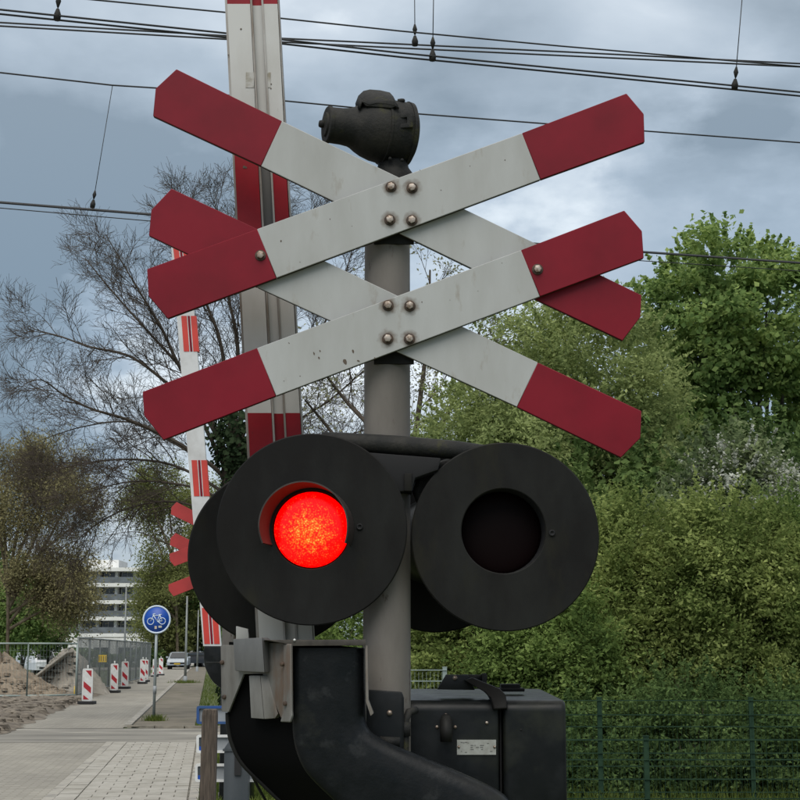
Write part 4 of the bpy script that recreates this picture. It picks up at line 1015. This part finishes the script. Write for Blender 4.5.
# ================================================================ right-hand panel fences
def panel_fence(Y, xs_px, ztop, rails, zbase, label, posts, spacing=.055, x_extra=(0, 0), m='fgreen', wire=.0013):
    x0, x1 = P(xs_px[0], 700, Y).x, P(xs_px[1], 700, Y).x
    t = thing('panel_fence', label, 'fence', ((x0 + x1) / 2, Y, zbase))
    for p in posts:
        X = P(p, 740, Y).x; mb = MB(); mb.box((X, Y, (zbase + ztop) / 2 + .01), (.055, .045, ztop - zbase + .04)); po = obj('post', mb, M[m], t)
        mb = MB(); mb.box((X, Y, ztop + .036), (.062, .052, .012)); obj('post_cap', mb, M[m], po)
    for y in rails:
        z = P(0, y, Y).z; mb = MB()
        mb.box(((x0 + x1) / 2, Y - .032, z), (x1 - x0, .009, .012)); obj('rail', mb, M[m], t)
    mb = MB(); x = x0
    while x < x1:
        mb.box((x, Y - .026, (zbase + ztop) / 2), (wire * 2, wire * 2, ztop - zbase - .05)); x += spacing
    w = obj('mesh_wires', mb, M[m], t); w['kind'] = 'stuff'
panel_fence(20.4, (470, 880), P(0, 700.4, 20.4).z, (700.4, 714.7, 726.5, 740, 753, 766, 779, 792), -.56, 'taller dark green mesh fence farther back before the shrubs', (600, 752))
panel_fence(17.6, (500, 900), P(0, 739.5, 17.6).z, (739.5, 759.5, 779, 798.5), -.56, 'lower dark green mesh fence nearest, with one post in view', (646,))
panel_fence(21.0, (318, 447), P(0, 670, 21).z, (670, 681, 692), -.3, 'pale grey mesh fence glimpsed above the drive housing behind the pole', (330, 445), .05, m='flight', wire=.0016)

# ================================================================ vegetation
def leaf_mesh(name, pos, nrm, L_, W_, m, parent, r):
    n = len(pos); t = r.normal(size=(n, 3)); nrm = nrm / np.linalg.norm(nrm, axis=1)[:, None]
    t -= nrm * np.sum(t * nrm, 1)[:, None]; t /= np.linalg.norm(t, axis=1)[:, None]; b = np.cross(nrm, t)
    s = r.uniform(.5, 1.55, n)[:, None]
    v = np.empty((n, 4, 3)); v[:, 0] = pos - t * L_ * s * .5; v[:, 2] = pos + t * L_ * s * .5
    v[:, 1] = pos + b * W_ * s * .5 - nrm * W_ * s * .15 - t * L_ * s * .06; v[:, 3] = pos - b * W_ * s * .5 - nrm * W_ * s * .15 - t * L_ * s * .06
    if parent: v -= np.array(org(parent))
    me = bpy.data.meshes.new(name); me.vertices.add(n * 4); me.vertices.foreach_set('co', v.astype(np.float32).ravel())
    me.loops.add(n * 4); me.loops.foreach_set('vertex_index', np.arange(n * 4, dtype=np.int32))
    me.polygons.add(n); me.polygons.foreach_set('loop_start', np.arange(0, n * 4, 4, dtype=np.int32))
    try: me.polygons.foreach_set('loop_total', np.full(n, 4, dtype=np.int32))
    except Exception: pass
    me.materials.append(m); me.update(calc_edges=True); me.validate()
    o = bpy.data.objects.new(name, me); COL.objects.link(o)
    if parent: o.parent = parent; ORG[o.name] = org(parent)
    return o
def crown_points(C, Rad, n, clumps, cr, seed, shell=.7, flatbot=None, lobes=.16):
    r = np.random.default_rng(seed); d = r.normal(size=(clumps, 3)); d /= np.linalg.norm(d, axis=1)[:, None]
    rr = np.where(r.random(clumps) < shell, .72 + .28 * r.random(clumps), r.random(clumps) ** .5 * .8)
    ph = r.uniform(0, 6.28, 6)
    lob = 1 + lobes * (np.sin(3.1 * d[:, 0] * 2 + ph[0]) + np.sin(4 * d[:, 2] + ph[1]) * .8 + np.sin(5 * d[:, 1] + 3 * d[:, 0] + ph[2]) * .8) + r.normal(size=clumps) * lobes * .35
    cc = np.array(C) + d * np.array(Rad) * (rr * lob)[:, None]
    k = r.integers(0, clumps, n); scale = r.uniform(.5, 1.35, clumps)[k][:, None]
    g = r.normal(size=(n, 3)) * np.array([1, 1, .6]) * cr * scale
    pos = cc[k] + g
    nr = d[k] * .55 + np.array([0, 0, .55]) + r.normal(size=(n, 3)) * .62
    ns = n // 5; nsh = max(6, ns // 26)             # leafy shoots that stand out of the outline
    sd = d[r.integers(0, clumps, nsh)] * np.array([.8, .8, .7]) + np.array([0, 0, .55]) + r.normal(size=(nsh, 3)) * .25
    sd /= np.linalg.norm(sd, axis=1)[:, None]; sl = r.uniform(1.2, 3.4, nsh) * cr
    so = np.array(C) + sd * np.array(Rad) * r.uniform(.82, 1.0, nsh)[:, None]
    q = r.integers(0, nsh, ns); tt = r.random(ns); sp = so[q] + sd[q] * (tt * sl[q])[:, None] + r.normal(size=(ns, 3)) * (cr * .22 * (1.1 - tt))[:, None]
    pos = np.concatenate([pos, sp]); nr = np.concatenate([nr, r.normal(size=(ns, 3)) * .7 + np.array([0, 0, .5])])
    if flatbot is not None: ok = pos[:, 2] > flatbot; pos = pos[ok]; nr = nr[ok]
    return pos, nr, r, cc
class Twigs:
    """collects tapering branches; one mesh"""
    def __init__(self, seed): self.mb = MB(); self.r = random.Random(seed); self.tips = []
    def spawn(self, pts, r0, r1, level, maxl, kids, ln, up=.12, ang=(25, 60), start=.2):
        rr = self.r; n = len(pts)
        rad = [r0 + (r1 - r0) * (i / (n - 1)) for i in range(n)]
        self.mb.tube(pts, rad, 7 if r0 > .05 else (5 if r0 > .02 else 3), cap=False)
        if level >= maxl: self.tips.append(pts[-1]); return
        for k in range(kids[min(level, len(kids) - 1)]):
            t = start + (1 - start) * (k + rr.random()) / kids[min(level, len(kids) - 1)]
            i = min(n - 2, int(t * (n - 1))); f = t * (n - 1) - i
            p = pts[i].lerp(pts[i + 1], min(1, f)); d = (pts[i + 1] - pts[i]).normalized()
            ax = Vector((rr.gauss(0, 1), rr.gauss(0, 1), rr.gauss(0, 1))); ax = (ax - d * ax.dot(d)).normalized()
            nd = (Matrix.Rotation(R(rr.uniform(*ang)), 3, ax) @ d)
            length = ln[min(level, len(ln) - 1)] * rr.uniform(.55, 1.2) * (1 - .45 * t)
            m = max(4, min(8, int(length / .25))); q = [p]; cur = nd
            for s in range(m):
                cur = (cur + Vector((rr.gauss(0, .14), rr.gauss(0, .14), rr.gauss(0, .10) + up * .5))).normalized(); q.append(q[-1] + cur * length / m)
            rc = max(.0042, min(rad[i] * .6, length * .011)); self.spawn(q, rc, max(.0032, rc * .35), level + 1, maxl, kids, ln, up, ang)
def smooth_pts(p, n=4): return [Vector(q) for q in spline([tuple(v) for v in p], n)]
def tree(name, label, cat, cpx, cpy, rx, ry, Y, n, clumps, cr, leaf, m, seed, depth=None, trunk_px=None, group=None, shell=.7, stems=3, flat=None, lobes=.16, wr=.6, twig='bark'):
    k = Y / F; C = P(cpx, cpy, Y); zg = gz(C.x, Y); Rad = (rx * k, (depth or (rx + ry) / 2 * k), ry * k)
    tx = P(trunk_px if trunk_px else cpx, cpy, Y).x
    t = thing(name, label, cat, (tx, Y, zg), group)
    pos, nr, r, cc = crown_points(C, Rad, n, clumps, cr, seed, shell, zg + .05 if flat is None else flat, lobes)
    leaf_mesh('crown' if cat == 'tree' else 'foliage', pos, nr, leaf, leaf * wr, m, t, r)
    tw = Twigs(seed); rr = random.Random(seed)
    for s in range(stems):
        tgt = Vector(cc[rr.randrange(len(cc))]); b0 = Vector((tx + rr.uniform(-.15, .15) * stems * .4, Y + rr.uniform(-.1, .1), zg - .05))
        tgt = tgt.lerp(C, .35); tgt.z = max(tgt.z, C.z * .9 + zg * .1)
        mid = b0.lerp(tgt, .5) + Vector((rr.uniform(-.2, .2), rr.uniform(-.2, .2), .3)) * k * 40 * .4
        h = (tgt - b0).length
        tw.spawn(smooth_pts([b0, b0.lerp(mid, .5) + Vector((0, 0, .1)), mid, tgt]), max(.03, h * .022), .02, 0, 2, (9, 5), (Rad[0] * .9, Rad[0] * .4), .1, (25, 60), .3)
    obj('trunk' if cat == 'tree' else 'stems', tw.mb, M[twig], t)
    return t
LM = dict(
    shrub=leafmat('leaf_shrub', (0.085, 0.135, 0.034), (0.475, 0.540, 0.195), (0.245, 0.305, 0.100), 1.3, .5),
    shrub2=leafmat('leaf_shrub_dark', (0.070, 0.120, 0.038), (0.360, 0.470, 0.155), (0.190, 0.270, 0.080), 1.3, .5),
    olive=leafmat('leaf_olive', (0.125, 0.175, 0.068), (0.490, 0.560, 0.240), (0.290, 0.350, 0.140), 1.1, .5),
    maple=leafmat('leaf_maple', (0.085, 0.165, 0.052), (0.500, 0.610, 0.210), (0.235, 0.335, 0.115), .9, .55),
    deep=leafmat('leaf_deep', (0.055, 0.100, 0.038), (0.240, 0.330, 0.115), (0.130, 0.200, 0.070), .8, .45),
    haw=leafmat('leaf_hawthorn', (0.084, 0.126, 0.068), (0.294, 0.350, 0.180), (0.168, 0.217, 0.105), .9, .45),
    brown=leafmat('leaf_bud', (0.189, 0.174, 0.094), (0.435, 0.399, 0.210), (0.297, 0.275, 0.145), .5, .45),
    willow=leafmat('leaf_willow', (0.125, 0.144, 0.056), (0.338, 0.362, 0.144), (0.225, 0.250, 0.094), .5, .5),
    far=leafmat('leaf_far', (.045, .075, .035), (.14, .175, .07), None, .12),
    pale=leafmat('leaf_pale', (.17, .18, .10), (.40, .40, .27), None, .8),
    ivy=leafmat('leaf_ivy', (.016, .030, .016), (.075, .105, .055), (.036, .056, .028), 2.0),
    flower=leafmat('blossom', (.34, .36, .29), (.58, .60, .54), None, 1.5, .3),
)
# --- right: shrubs along the fence
SH = [ # px, py, rx, ry, Y, leaves, material, label
    (350, 690, 62, 90, 24.5, 16000, 'shrub2', 'leafy shrub behind the crossing post, showing below the lit lamp'),
    (452, 655, 72, 105, 24.0, 30000, 'shrub', 'yellow green shrub just right of the pole behind the drive housing'),
    (548, 690, 78, 100, 23.0, 26000, 'shrub2', 'darker shrub behind the drive housing under the unlit lamp'),
    (628, 640, 82, 128, 24.0, 42000, 'shrub', 'tall yellow green shrub right of the unlit lamp'),
    (722, 630, 88, 132, 23.6, 42000, 'shrub', 'broad yellow green shrub behind the fence post at right'),
    (806, 635, 74, 135, 24.2, 26000, 'shrub2', 'shrub cut by the right edge of the photo'),
    (684, 748, 90, 62, 22.2, 18000, 'deep', 'low dark shrub close behind the far mesh fence'),
    (585, 762, 70, 52, 22.0, 12000, 'deep', 'low dark shrub beside the corner of the drive housing'),
    (788, 757, 62, 58, 22.1, 12000, 'deep', 'low dark shrub behind the fence at the right edge')]
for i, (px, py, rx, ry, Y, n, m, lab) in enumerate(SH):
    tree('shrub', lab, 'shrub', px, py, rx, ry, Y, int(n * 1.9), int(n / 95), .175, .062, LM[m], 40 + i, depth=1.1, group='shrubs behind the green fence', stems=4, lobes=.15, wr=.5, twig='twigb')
# --- right: trees behind
tree('maple_tree', 'tall fresh green maple with upright stems at the right edge', 'tree', 734, 350, 100, 114, 36, 40000, 300, .21, .12, LM['maple'], 61, depth=2.2, group='trees right of the crossing', stems=8, wr=.75, shell=.6, lobes=.2)
tree('maple_tree', 'green maple partly cut off by the right edge behind the hawthorn', 'tree', 852, 430, 66, 95, 38, 30000, 300, .21, .12, LM['maple'], 62, group='trees right of the crossing', stems=4, wr=.75)
tree('olive_tree', 'soft olive green tree behind the right hand crossbuck ends', 'tree', 595, 425, 90, 120, 31, 56000, 560, .2, .085, LM['olive'], 63, depth=2.0, group='trees right of the crossing', stems=5, wr=.45, shell=.6)
tree('olive_tree', 'olive green tree between the pole and the lowest crossbuck end', 'tree', 492, 460, 66, 92, 29, 38000, 430, .17, .08, LM['olive'], 64, depth=1.8, group='trees right of the crossing', stems=4, wr=.45, shell=.6)
tree('willow_tree', 'thin sparsely leaved tree with sky showing through above the lower crossbuck', 'tree', 530, 350, 58, 62, 33, 3200, 150, .2, .12, LM['olive'], 65, group='trees right of the crossing', stems=9, wr=.4, twig='twig')
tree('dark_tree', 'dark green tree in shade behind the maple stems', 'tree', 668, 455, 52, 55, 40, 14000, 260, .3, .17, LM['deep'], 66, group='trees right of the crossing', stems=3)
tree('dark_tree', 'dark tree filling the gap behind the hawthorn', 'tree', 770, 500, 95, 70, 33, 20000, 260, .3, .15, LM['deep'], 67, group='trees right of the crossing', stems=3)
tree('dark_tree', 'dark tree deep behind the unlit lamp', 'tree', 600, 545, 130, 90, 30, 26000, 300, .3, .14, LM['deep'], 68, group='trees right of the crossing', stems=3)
def hawthorn(label, cpx, cpy, rx, ry, Y, n, seed):
    t = tree('hawthorn', label, 'tree', cpx, cpy, rx, ry, Y, n, int(n / 60), .2, .09, LM['haw'], seed, depth=1.2, group='white flowering hawthorns', stems=4, wr=.6)
    k = Y / F; pos, nr, r, cc = crown_points(P(cpx, cpy, Y - .15), (rx * k * 1.02, 1.2, ry * k * 1.02), int(n * .60), int(n / 130), .15, seed + 500, 1.0)
    w = np.sin(pos[:, 0] * 2.3) + np.sin(pos[:, 2] * 2.9 + 1) + r.normal(size=len(pos)) * .5 > -.5
    leaf_mesh('blossom', pos[w], nr[w], .045, .042, LM['flower'], t, r)
hawthorn('hawthorn in white blossom below the maple', 738, 505, 58, 58, 27, 16000, 71)
hawthorn('smaller white flowering hawthorn deep between the two tallest shrubs', 675, 552, 34, 34, 26, 6000, 72)

# --- left: the big bare tree with ivy
YT = 38.0
bt = thing('bare_tree', 'large bare spreading tree with ivy on its trunk behind the far barrier', 'tree', (P(236, 640, YT).x, YT, 0))
tw = Twigs(11); jr = random.Random(21)
def limb(px_pts, r0, r1, dy=0.0, kids=(24, 10, 6), ln=(1.7, .85, .42), maxl=3, up=.07, wob=.6):
    r0 *= .47; r1 *= .5
    n = len(px_pts); pts = []
    for i, (x, y) in enumerate(px_pts): pts.append(P(x, y, YT + dy * i / (n - 1) + jr.uniform(-wob, wob) * .2))
    tw.spawn(smooth_pts(pts, 4), r0, r1, 0, maxl, kids, ln, up, (22, 58), .15)
trunkp = [Vector((P(246, 640, YT).x, YT, -.1)), P(243, 600, YT), P(236, 540, YT), P(234, 490, YT), P(231, 455, YT)]
tw.mb.tube(smooth_pts(trunkp, 4), [.42 - .18 * i / 16 for i in range(17)], 12, cap=False)
limb([(232, 470), (212, 420), (183, 371), (151, 335), (111, 290), (85, 258)], .13, .02, 1.5)
limb([(230, 460), (200, 405), (177, 362), (162, 329), (144, 299), (126, 269), (106, 235)], .12, .02, -1.5)
limb([(226, 470), (195, 410), (163, 380), (129, 356), (90, 347), (62, 337), (40, 331), (28, 326)], .11, .015, .8)
limb([(228, 482), (210, 464), (168, 437), (126, 419), (92, 409), (64, 395), (42, 380), (24, 384)], .12, .015, -2.0)
limb([(205, 462), (168, 440), (129, 422), (86, 426), (52, 436), (34, 443)], .07, .012, 2.0)
limb([(228, 495), (183, 469), (144, 460), (99, 461), (60, 469), (35, 480)], .09, .012, 1.0, up=.02)
limb([(232, 505), (192, 487), (141, 481), (105, 487), (69, 499)], .08, .012, -1.2, up=-.02)
limb([(232, 520), (177, 502), (129, 508), (90, 529), (66, 553)], .08, .012, .5, up=-.08)
limb([(233, 560), (205, 556), (189, 550), (168, 544), (138, 532), (108, 535)], .055, .012, -1.0, (5, 4, 2), (1.4, .7, .4))
limb([(195, 552), (177, 553), (163, 568), (150, 573)], .035, .015, -1.4, (3, 3), (.8, .4), 2, up=-.1)
limb([(232, 455), (222, 350), (205, 300), (186, 240), (178, 205)], .12, .02, -.5)
limb([(234, 450), (238, 350), (228, 295), (222, 240), (214, 200)], .12, .02, 1.0)
limb([(236, 450), (248, 350), (252, 280), (262, 215), (270, 195)], .11, .02, -1.0)
limb([(236, 455), (262, 380), (285, 310), (300, 250), (315, 205)], .12, .02, 1.5)
limb([(236, 465), (275, 400), (310, 350), (340, 290), (352, 250)], .10, .02, -.8)
limb([(237, 480), (285, 430), (330, 400), (365, 370), (395, 350)], .09, .02, 1.2)
limb([(237, 495), (290, 460), (335, 440), (380, 425)], .07, .02, -1.0)
obj('branches', tw.mb, M['twig'], bt)
r = np.random.default_rng(8)                      # ivy round the trunk and low limbs
n = 9000; s = r.random(n); ang = r.uniform(0, 6.28, n)
zz = s * (P(0, 415, YT).z); rad = (.36 + .14 * np.sin(zz * 2.1) + r.normal(size=n) * .08) * (1 + .25 * s)
tx0 = np.interp(zz, [0, P(0, 490, YT).z, P(0, 415, YT).z], [P(246, 640, YT).x, P(238, 490, YT).x, P(240, 415, YT).x])
pos = np.stack([tx0 + np.cos(ang) * rad, YT + np.sin(ang) * rad, zz], 1); nr = np.stack([np.cos(ang), np.sin(ang), np.full(n, .4)], 1) + r.normal(size=(n, 3)) * .4
leaf_mesh('ivy', pos, nr, .12, .11, LM['ivy'], bt, r)
# --- a lightly leaved tree behind the pole
def sparse_tree(name, label, base_px, Y, limbs, seed, leaf, nleaf, kids=(8, 5, 4), ln=(2.2, 1.0, .5), group=None, r0=.07, spread=.25, lw=.07, twig='twig', maxl=3):
    t = thing(name, label, 'tree', (P(base_px, 650, Y).x, Y, 0), group); q = Twigs(seed); jj = random.Random(seed)
    for pl in limbs:
        pts = [P(x, y, Y + jj.uniform(-.5, .5) * (i > 0) * 1.2) for i, (x, y) in enumerate(pl)]
        if pl[0][1] >= 640: pts[0].z = -.05
        q.spawn(smooth_pts(pts, 4), r0, .02, 0, maxl, kids, ln, .06, (22, 60), .2)
    obj('branches', q.mb, M[twig], t)
    g = np.random.default_rng(seed); tips = np.array(q.mb.v)[np.random.default_rng(seed).integers(len(q.mb.v) // 4, len(q.mb.v), 66000)] if spread > .2 else np.array([tuple(v) for v in q.tips])
    i = g.integers(0, len(tips), nleaf); pos = tips[i] + g.normal(size=(nleaf, 3)) * spread; leaf_mesh('crown', pos, g.normal(size=(nleaf, 3)) + np.array([0, 0, .5]), lw, lw * .6, leaf, t, g)
    return t
sparse_tree('budding_tree', 'thin tree in pale first leaf glimpsed on both sides of the pole', 400, 33,
    [[(405, 660), (408, 560), (410, 470), (400, 400), (380, 330), (365, 280)], [(409, 480), (420, 400), (428, 330), (430, 270)], [(408, 500), (380, 440), (345, 400), (315, 360)], [(409, 490), (440, 430), (462, 380), (480, 330)], [(405, 520), (370, 480), (330, 430), (305, 400)]], 15, LM['pale'], 4500, spread=.16, ln=(1.8, .8, .4))
# --- far left trees
sparse_tree('brown_tree', 'brownish tree in bud filling the left edge beside the road works', 10, 62,
    [[(8, 660), (8, 600), (5, 540), (0, 480), (-8, 455)], [(8, 600), (30, 550), (50, 500), (60, 465)], [(8, 610), (36, 560), (62, 535), (80, 522)], [(8, 590), (-20, 530), (-40, 480)], [(8, 580), (20, 520), (28, 480), (30, 452)], [(8, 625), (30, 595), (44, 575)], [(8, 615), (45, 592), (72, 584)], [(8, 630), (40, 612), (62, 606)], [(8, 600), (45, 545), (66, 505), (74, 485)], [(8, 600), (20, 550), (40, 510), (46, 470)], [(8, 590), (0, 520), (12, 470)]],
    31, LM['brown'], 62000, kids=(14, 9, 5), ln=(1.9, 1.1, .7), r0=.075, spread=.21, lw=.085, twig='twigb', group='budding trees on the left')
sparse_tree('brown_tree', 'drooping olive brown tree over the bicycle sign', 160, 152,
    [[(178, 660), (176, 600), (172, 540), (168, 500), (160, 470)], [(176, 600), (164, 560), (152, 530), (146, 515)], [(176, 590), (190, 540), (195, 500)], [(174, 560), (156, 515), (150, 495)], [(176, 610), (166, 592), (158, 584)], [(176, 620), (168, 612), (160, 622)], [(175, 570), (200, 560), (212, 540)]],
    32, LM['willow'], 66000, kids=(10, 7, 5), ln=(4.4, 2.6, 1.7), r0=.16, spread=.5, lw=.19, twig='twigb', group='budding trees on the left')
for i, (px, py, rx, ry, Y, n, m, lab, nm) in enumerate((
    (22, 612, 34, 36, 72, 12000, 'maple', 'rounded bright green bush behind the works fence at left', 'bush'),
    (-15, 600, 30, 50, 74, 9000, 'deep', 'dark evergreen cut by the left edge', 'bush'),
    (48, 632, 18, 18, 76, 4000, 'deep', 'low dark bush left of the apartment building', 'bush'),
    (198, 606, 24, 42, 158, 14000, 'maple', 'green leafy bush behind the far barrier arm', 'bush'),
    (226, 636, 20, 30, 156, 9000, 'deep', 'dark bush right of the far barrier arm', 'bush'),
    (176, 630, 14, 22, 154, 6000, 'willow', 'olive bush above the parked cars', 'bush'),
    (255, 620, 40, 60, 64, 9000, 'deep', 'dark bush hidden behind the lit lamp', 'bush'))):
    tree(nm, lab, 'bush', px, py, rx, ry, Y, n, int(n / 45), .3 * Y / 70, .18 * Y / 75, LM[m], 80 + i, group='bushes beyond the street', stems=3)
# far wood closing the horizon
r = np.random.default_rng(77); n = 60000; X = r.uniform(-230, 230, n); Yf = r.uniform(318, 350, n)
top = 7 + 3.0 * np.sin(X * .11) + 2 * np.sin(X * .31 + 1) + 1.5 * np.sin(X * .83)
ok = np.ones(n, bool); Z = r.random(n) ** .8 * top
wood = leaf_mesh('far_wood', np.stack([X, Yf, Z], 1), r.normal(size=(n, 3)) + np.array([0, -.6, .6]), 1.5, 1.1, LM['far'], None, r)
tag(wood, 'far dark tree belt closing the horizon', 'wood', kind='stuff')
# hedge before the parking street
r = np.random.default_rng(78); n = 9000; X = r.uniform(-62, -22, n); Yf = r.uniform(150.5, 152.5, n)
hd = leaf_mesh('clipped_hedge', np.stack([X, Yf, r.random(n) * (1.5 + .3 * np.sin(X))], 1), r.normal(size=(n, 3)) + np.array([0, -.5, .7]), .35, .26, LM['deep'], None, r); tag(hd, 'low clipped hedge behind the parked cars', 'hedge')
# white low building front behind the cars
lb_ = thing('low_building', 'low white building front with dark openings behind the parked cars', 'building', (-32, 190, 0))
mb = MB(); mb.box((-28, 192, 1.5), (26, 4, 3.0)); obj('wall', mb, bslab, lb_)
for i in range(8):
    mb = MB(); mb.box((-38 + i * 2.9, 189.98, 1.35), (1.7, .06, 1.1)); obj('window', mb, bglass, lb_)

# grass blades on the verges
def grass(name, label, pts, h, m, seed):
    r = np.random.default_rng(seed); pts = np.array(pts); n = len(pts); a = r.uniform(0, 6.28, n); hh = h * r.uniform(.5, 1.4, n); w = r.uniform(.004, .009, n) * (1 + h)
    dx, dy = np.cos(a), np.sin(a); le = r.normal(size=(n, 2)) * .35
    v = np.empty((n, 4, 3)); v[:, 0] = pts - np.stack([dx * w, dy * w, np.zeros(n)], 1); v[:, 1] = pts + np.stack([dx * w, dy * w, np.zeros(n)], 1)
    tip = pts + np.stack([le[:, 0] * hh, le[:, 1] * hh, hh], 1); v[:, 2] = tip + np.stack([dx * w * .3, dy * w * .3, np.zeros(n)], 1); v[:, 3] = tip - np.stack([dx * w * .3, dy * w * .3, np.zeros(n)], 1)
    me = bpy.data.meshes.new(name); me.from_pydata(v.reshape(-1, 3).tolist(), [], np.arange(n * 4).reshape(-1, 4).tolist()); me.materials.append(m)
    o = bpy.data.objects.new(name, me); COL.objects.link(o); return tag(o, label, 'grass', kind='stuff')
gm = leafmat('grass_blade', (.055, .085, .020), (.17, .20, .055), (.10, .135, .032), .8, .3)
r = np.random.default_rng(4); pts = []
for _ in range(26000):
    y = 15.5 + 14 * r.random() ** 1.3; x = SX(-.08, y) + 2.6 * r.random(); pts.append((x, y, gz(x, y)))
for _ in range(12000):
    y = 34.2 + 70 * r.random() ** 1.6; x = SX(-.28, y) + 3.0 * r.random(); pts.append((x, y, gz(x, y)))
grass('verge_grass', 'short grass on the verge right of the pavement', pts, .09, gm, 5)
pts = []
for _ in range(24000):
    y = 16.6 + 6.5 * r.random(); x = -.6 + 7.6 * r.random(); pts.append((x, y, gz(x, y)))
grass('tall_grass', 'tall green grass at the foot of the mesh fences', pts, .34, gm, 6)
pts = [(gb.x + .11 * r.normal() + .03, YK - .1 + .12 * r.normal(), .02) for _ in range(420)]
grass('grass_tuft', 'tuft of weeds at the foot of the bicycle sign pole', pts, .12, gm, 7)
g_ = G(185, 683.5); pts = [(g_.x + .3 * r.normal(), g_.y - .1 + .4 * r.normal(), .03) for _ in range(700)]
grass('grass_tuft', 'weeds round the foot of the slim pole on the footpath', pts, .12, gm, 8)

# ================================================================ overhead wires
def wire(pts_px, z0, z1, rad, label, sag=0.0, pair=None, drops=(), name='overhead_wire'):
    """pts_px: two or more photo points; the wire runs at height z0 (left) to z1 (right), continued beyond the frame"""
    n = len(pts_px); pts = [PZ(x, y, z0 + (z1 - z0) * i / (n - 1)) for i, (x, y) in enumerate(pts_px)]
    d0 = (pts[0] - pts[1]).normalized(); d1 = (pts[-1] - pts[-2]).normalized()
    t = thing(name, label, 'overhead wire', pts[0], 'overhead line wires')
    full = [pts[0] + d0 * 25] + pts + [pts[-1] + d1 * 25]
    mb = MB(); mb.tube(full, rad, 6); obj('cable', mb, M['wire'], t)
    if pair:
        mb = MB(); mb.tube([p + Vector(pair) for p in full], rad, 6); obj('cable', mb, M['wire'], t)
    for (top, bot) in drops:                      # top/bot are world points
        mb = MB(); mb.tube([top, bot], .0035, 5); dr = obj('dropper', mb, M['wire'], t)
        mb = MB(); d = (top - bot).normalized(); mb.tube([bot - d * .005, bot + d * .03, bot + d * .07], [.022, .024, .010], 8); mb.tube([bot + d * .08, bot + d * .12, bot + d * .16], [.006, .018, .006], 8); obj('clamp', mb, M['bell'], dr)
w2 = [(0, 14), (222, 37), (400, 57), (560, 72.5), (800, 96)]
pw = lambda px, py, z: PZ(px, py, z)
def updrop(x0, y0, x1, y1, z, f=2.0):
    b = PZ(x1, y1, z); t = P(x0, y0, b.y); return (b + (t - b) * f, b)
wire(w2, 5.5, 5.5, .0065, 'double contact wire of the nearer track, crossing below the topmost wire', pair=(0, -.02, .021), drops=[updrop(58.5, 0, 57, 19.5, 5.5, 3.5), updrop(433.5, 0, 432.5, 60, 5.5, 1.35), updrop(742, 0, 734.6, 88.5, 5.5, 1.2)])
wire([(0, 22.5), (222, 35.5), (400, 44), (560, 51.6), (800, 63.6)], 6.0, 6.0, .0065, 'upper strand of the middle pair of wires', drops=[updrop(414.6, 0, 415, 45, 6.0, 1.4)])
wire([(0, 26), (222, 39), (400, 48), (560, 55.5), (800, 66.8)], 6.0, 6.0, .0065, 'lower strand of the middle pair of wires')
wire([(96, 0), (222, 12), (400, 31), (560, 46), (734, 61), (800, 66.5)], 5.7, 5.7, .0055, 'single wire entering at the top and meeting the middle pair at right')
wire([(0, 72.6), (112, 85.2), (156, 88), (286, 101), (420, 114), (543, 123.5), (645, 131), (800, 142.6)], 6.7, 6.7, .0075, 'carrying wire of the farther track passing behind the bell')
w5 = [(0, 202), (150, 214), (400, 233), (645, 251.8), (800, 262.6)]
dt = PZ(112.5, 85.5, 6.7); db = PZ(92.4, 207, 5.5)
wire(w5, 5.5, 5.5, .0085, 'thick contact wire of the farther track, low behind the crossbuck', pair=(0, -.02, -.012), drops=[(dt, db)])
wire([(0, 208), (150, 221), (400, 242), (645, 261), (800, 271)], 5.5, 5.5, .0045, 'thin lowest wire running just under the farther contact wire')
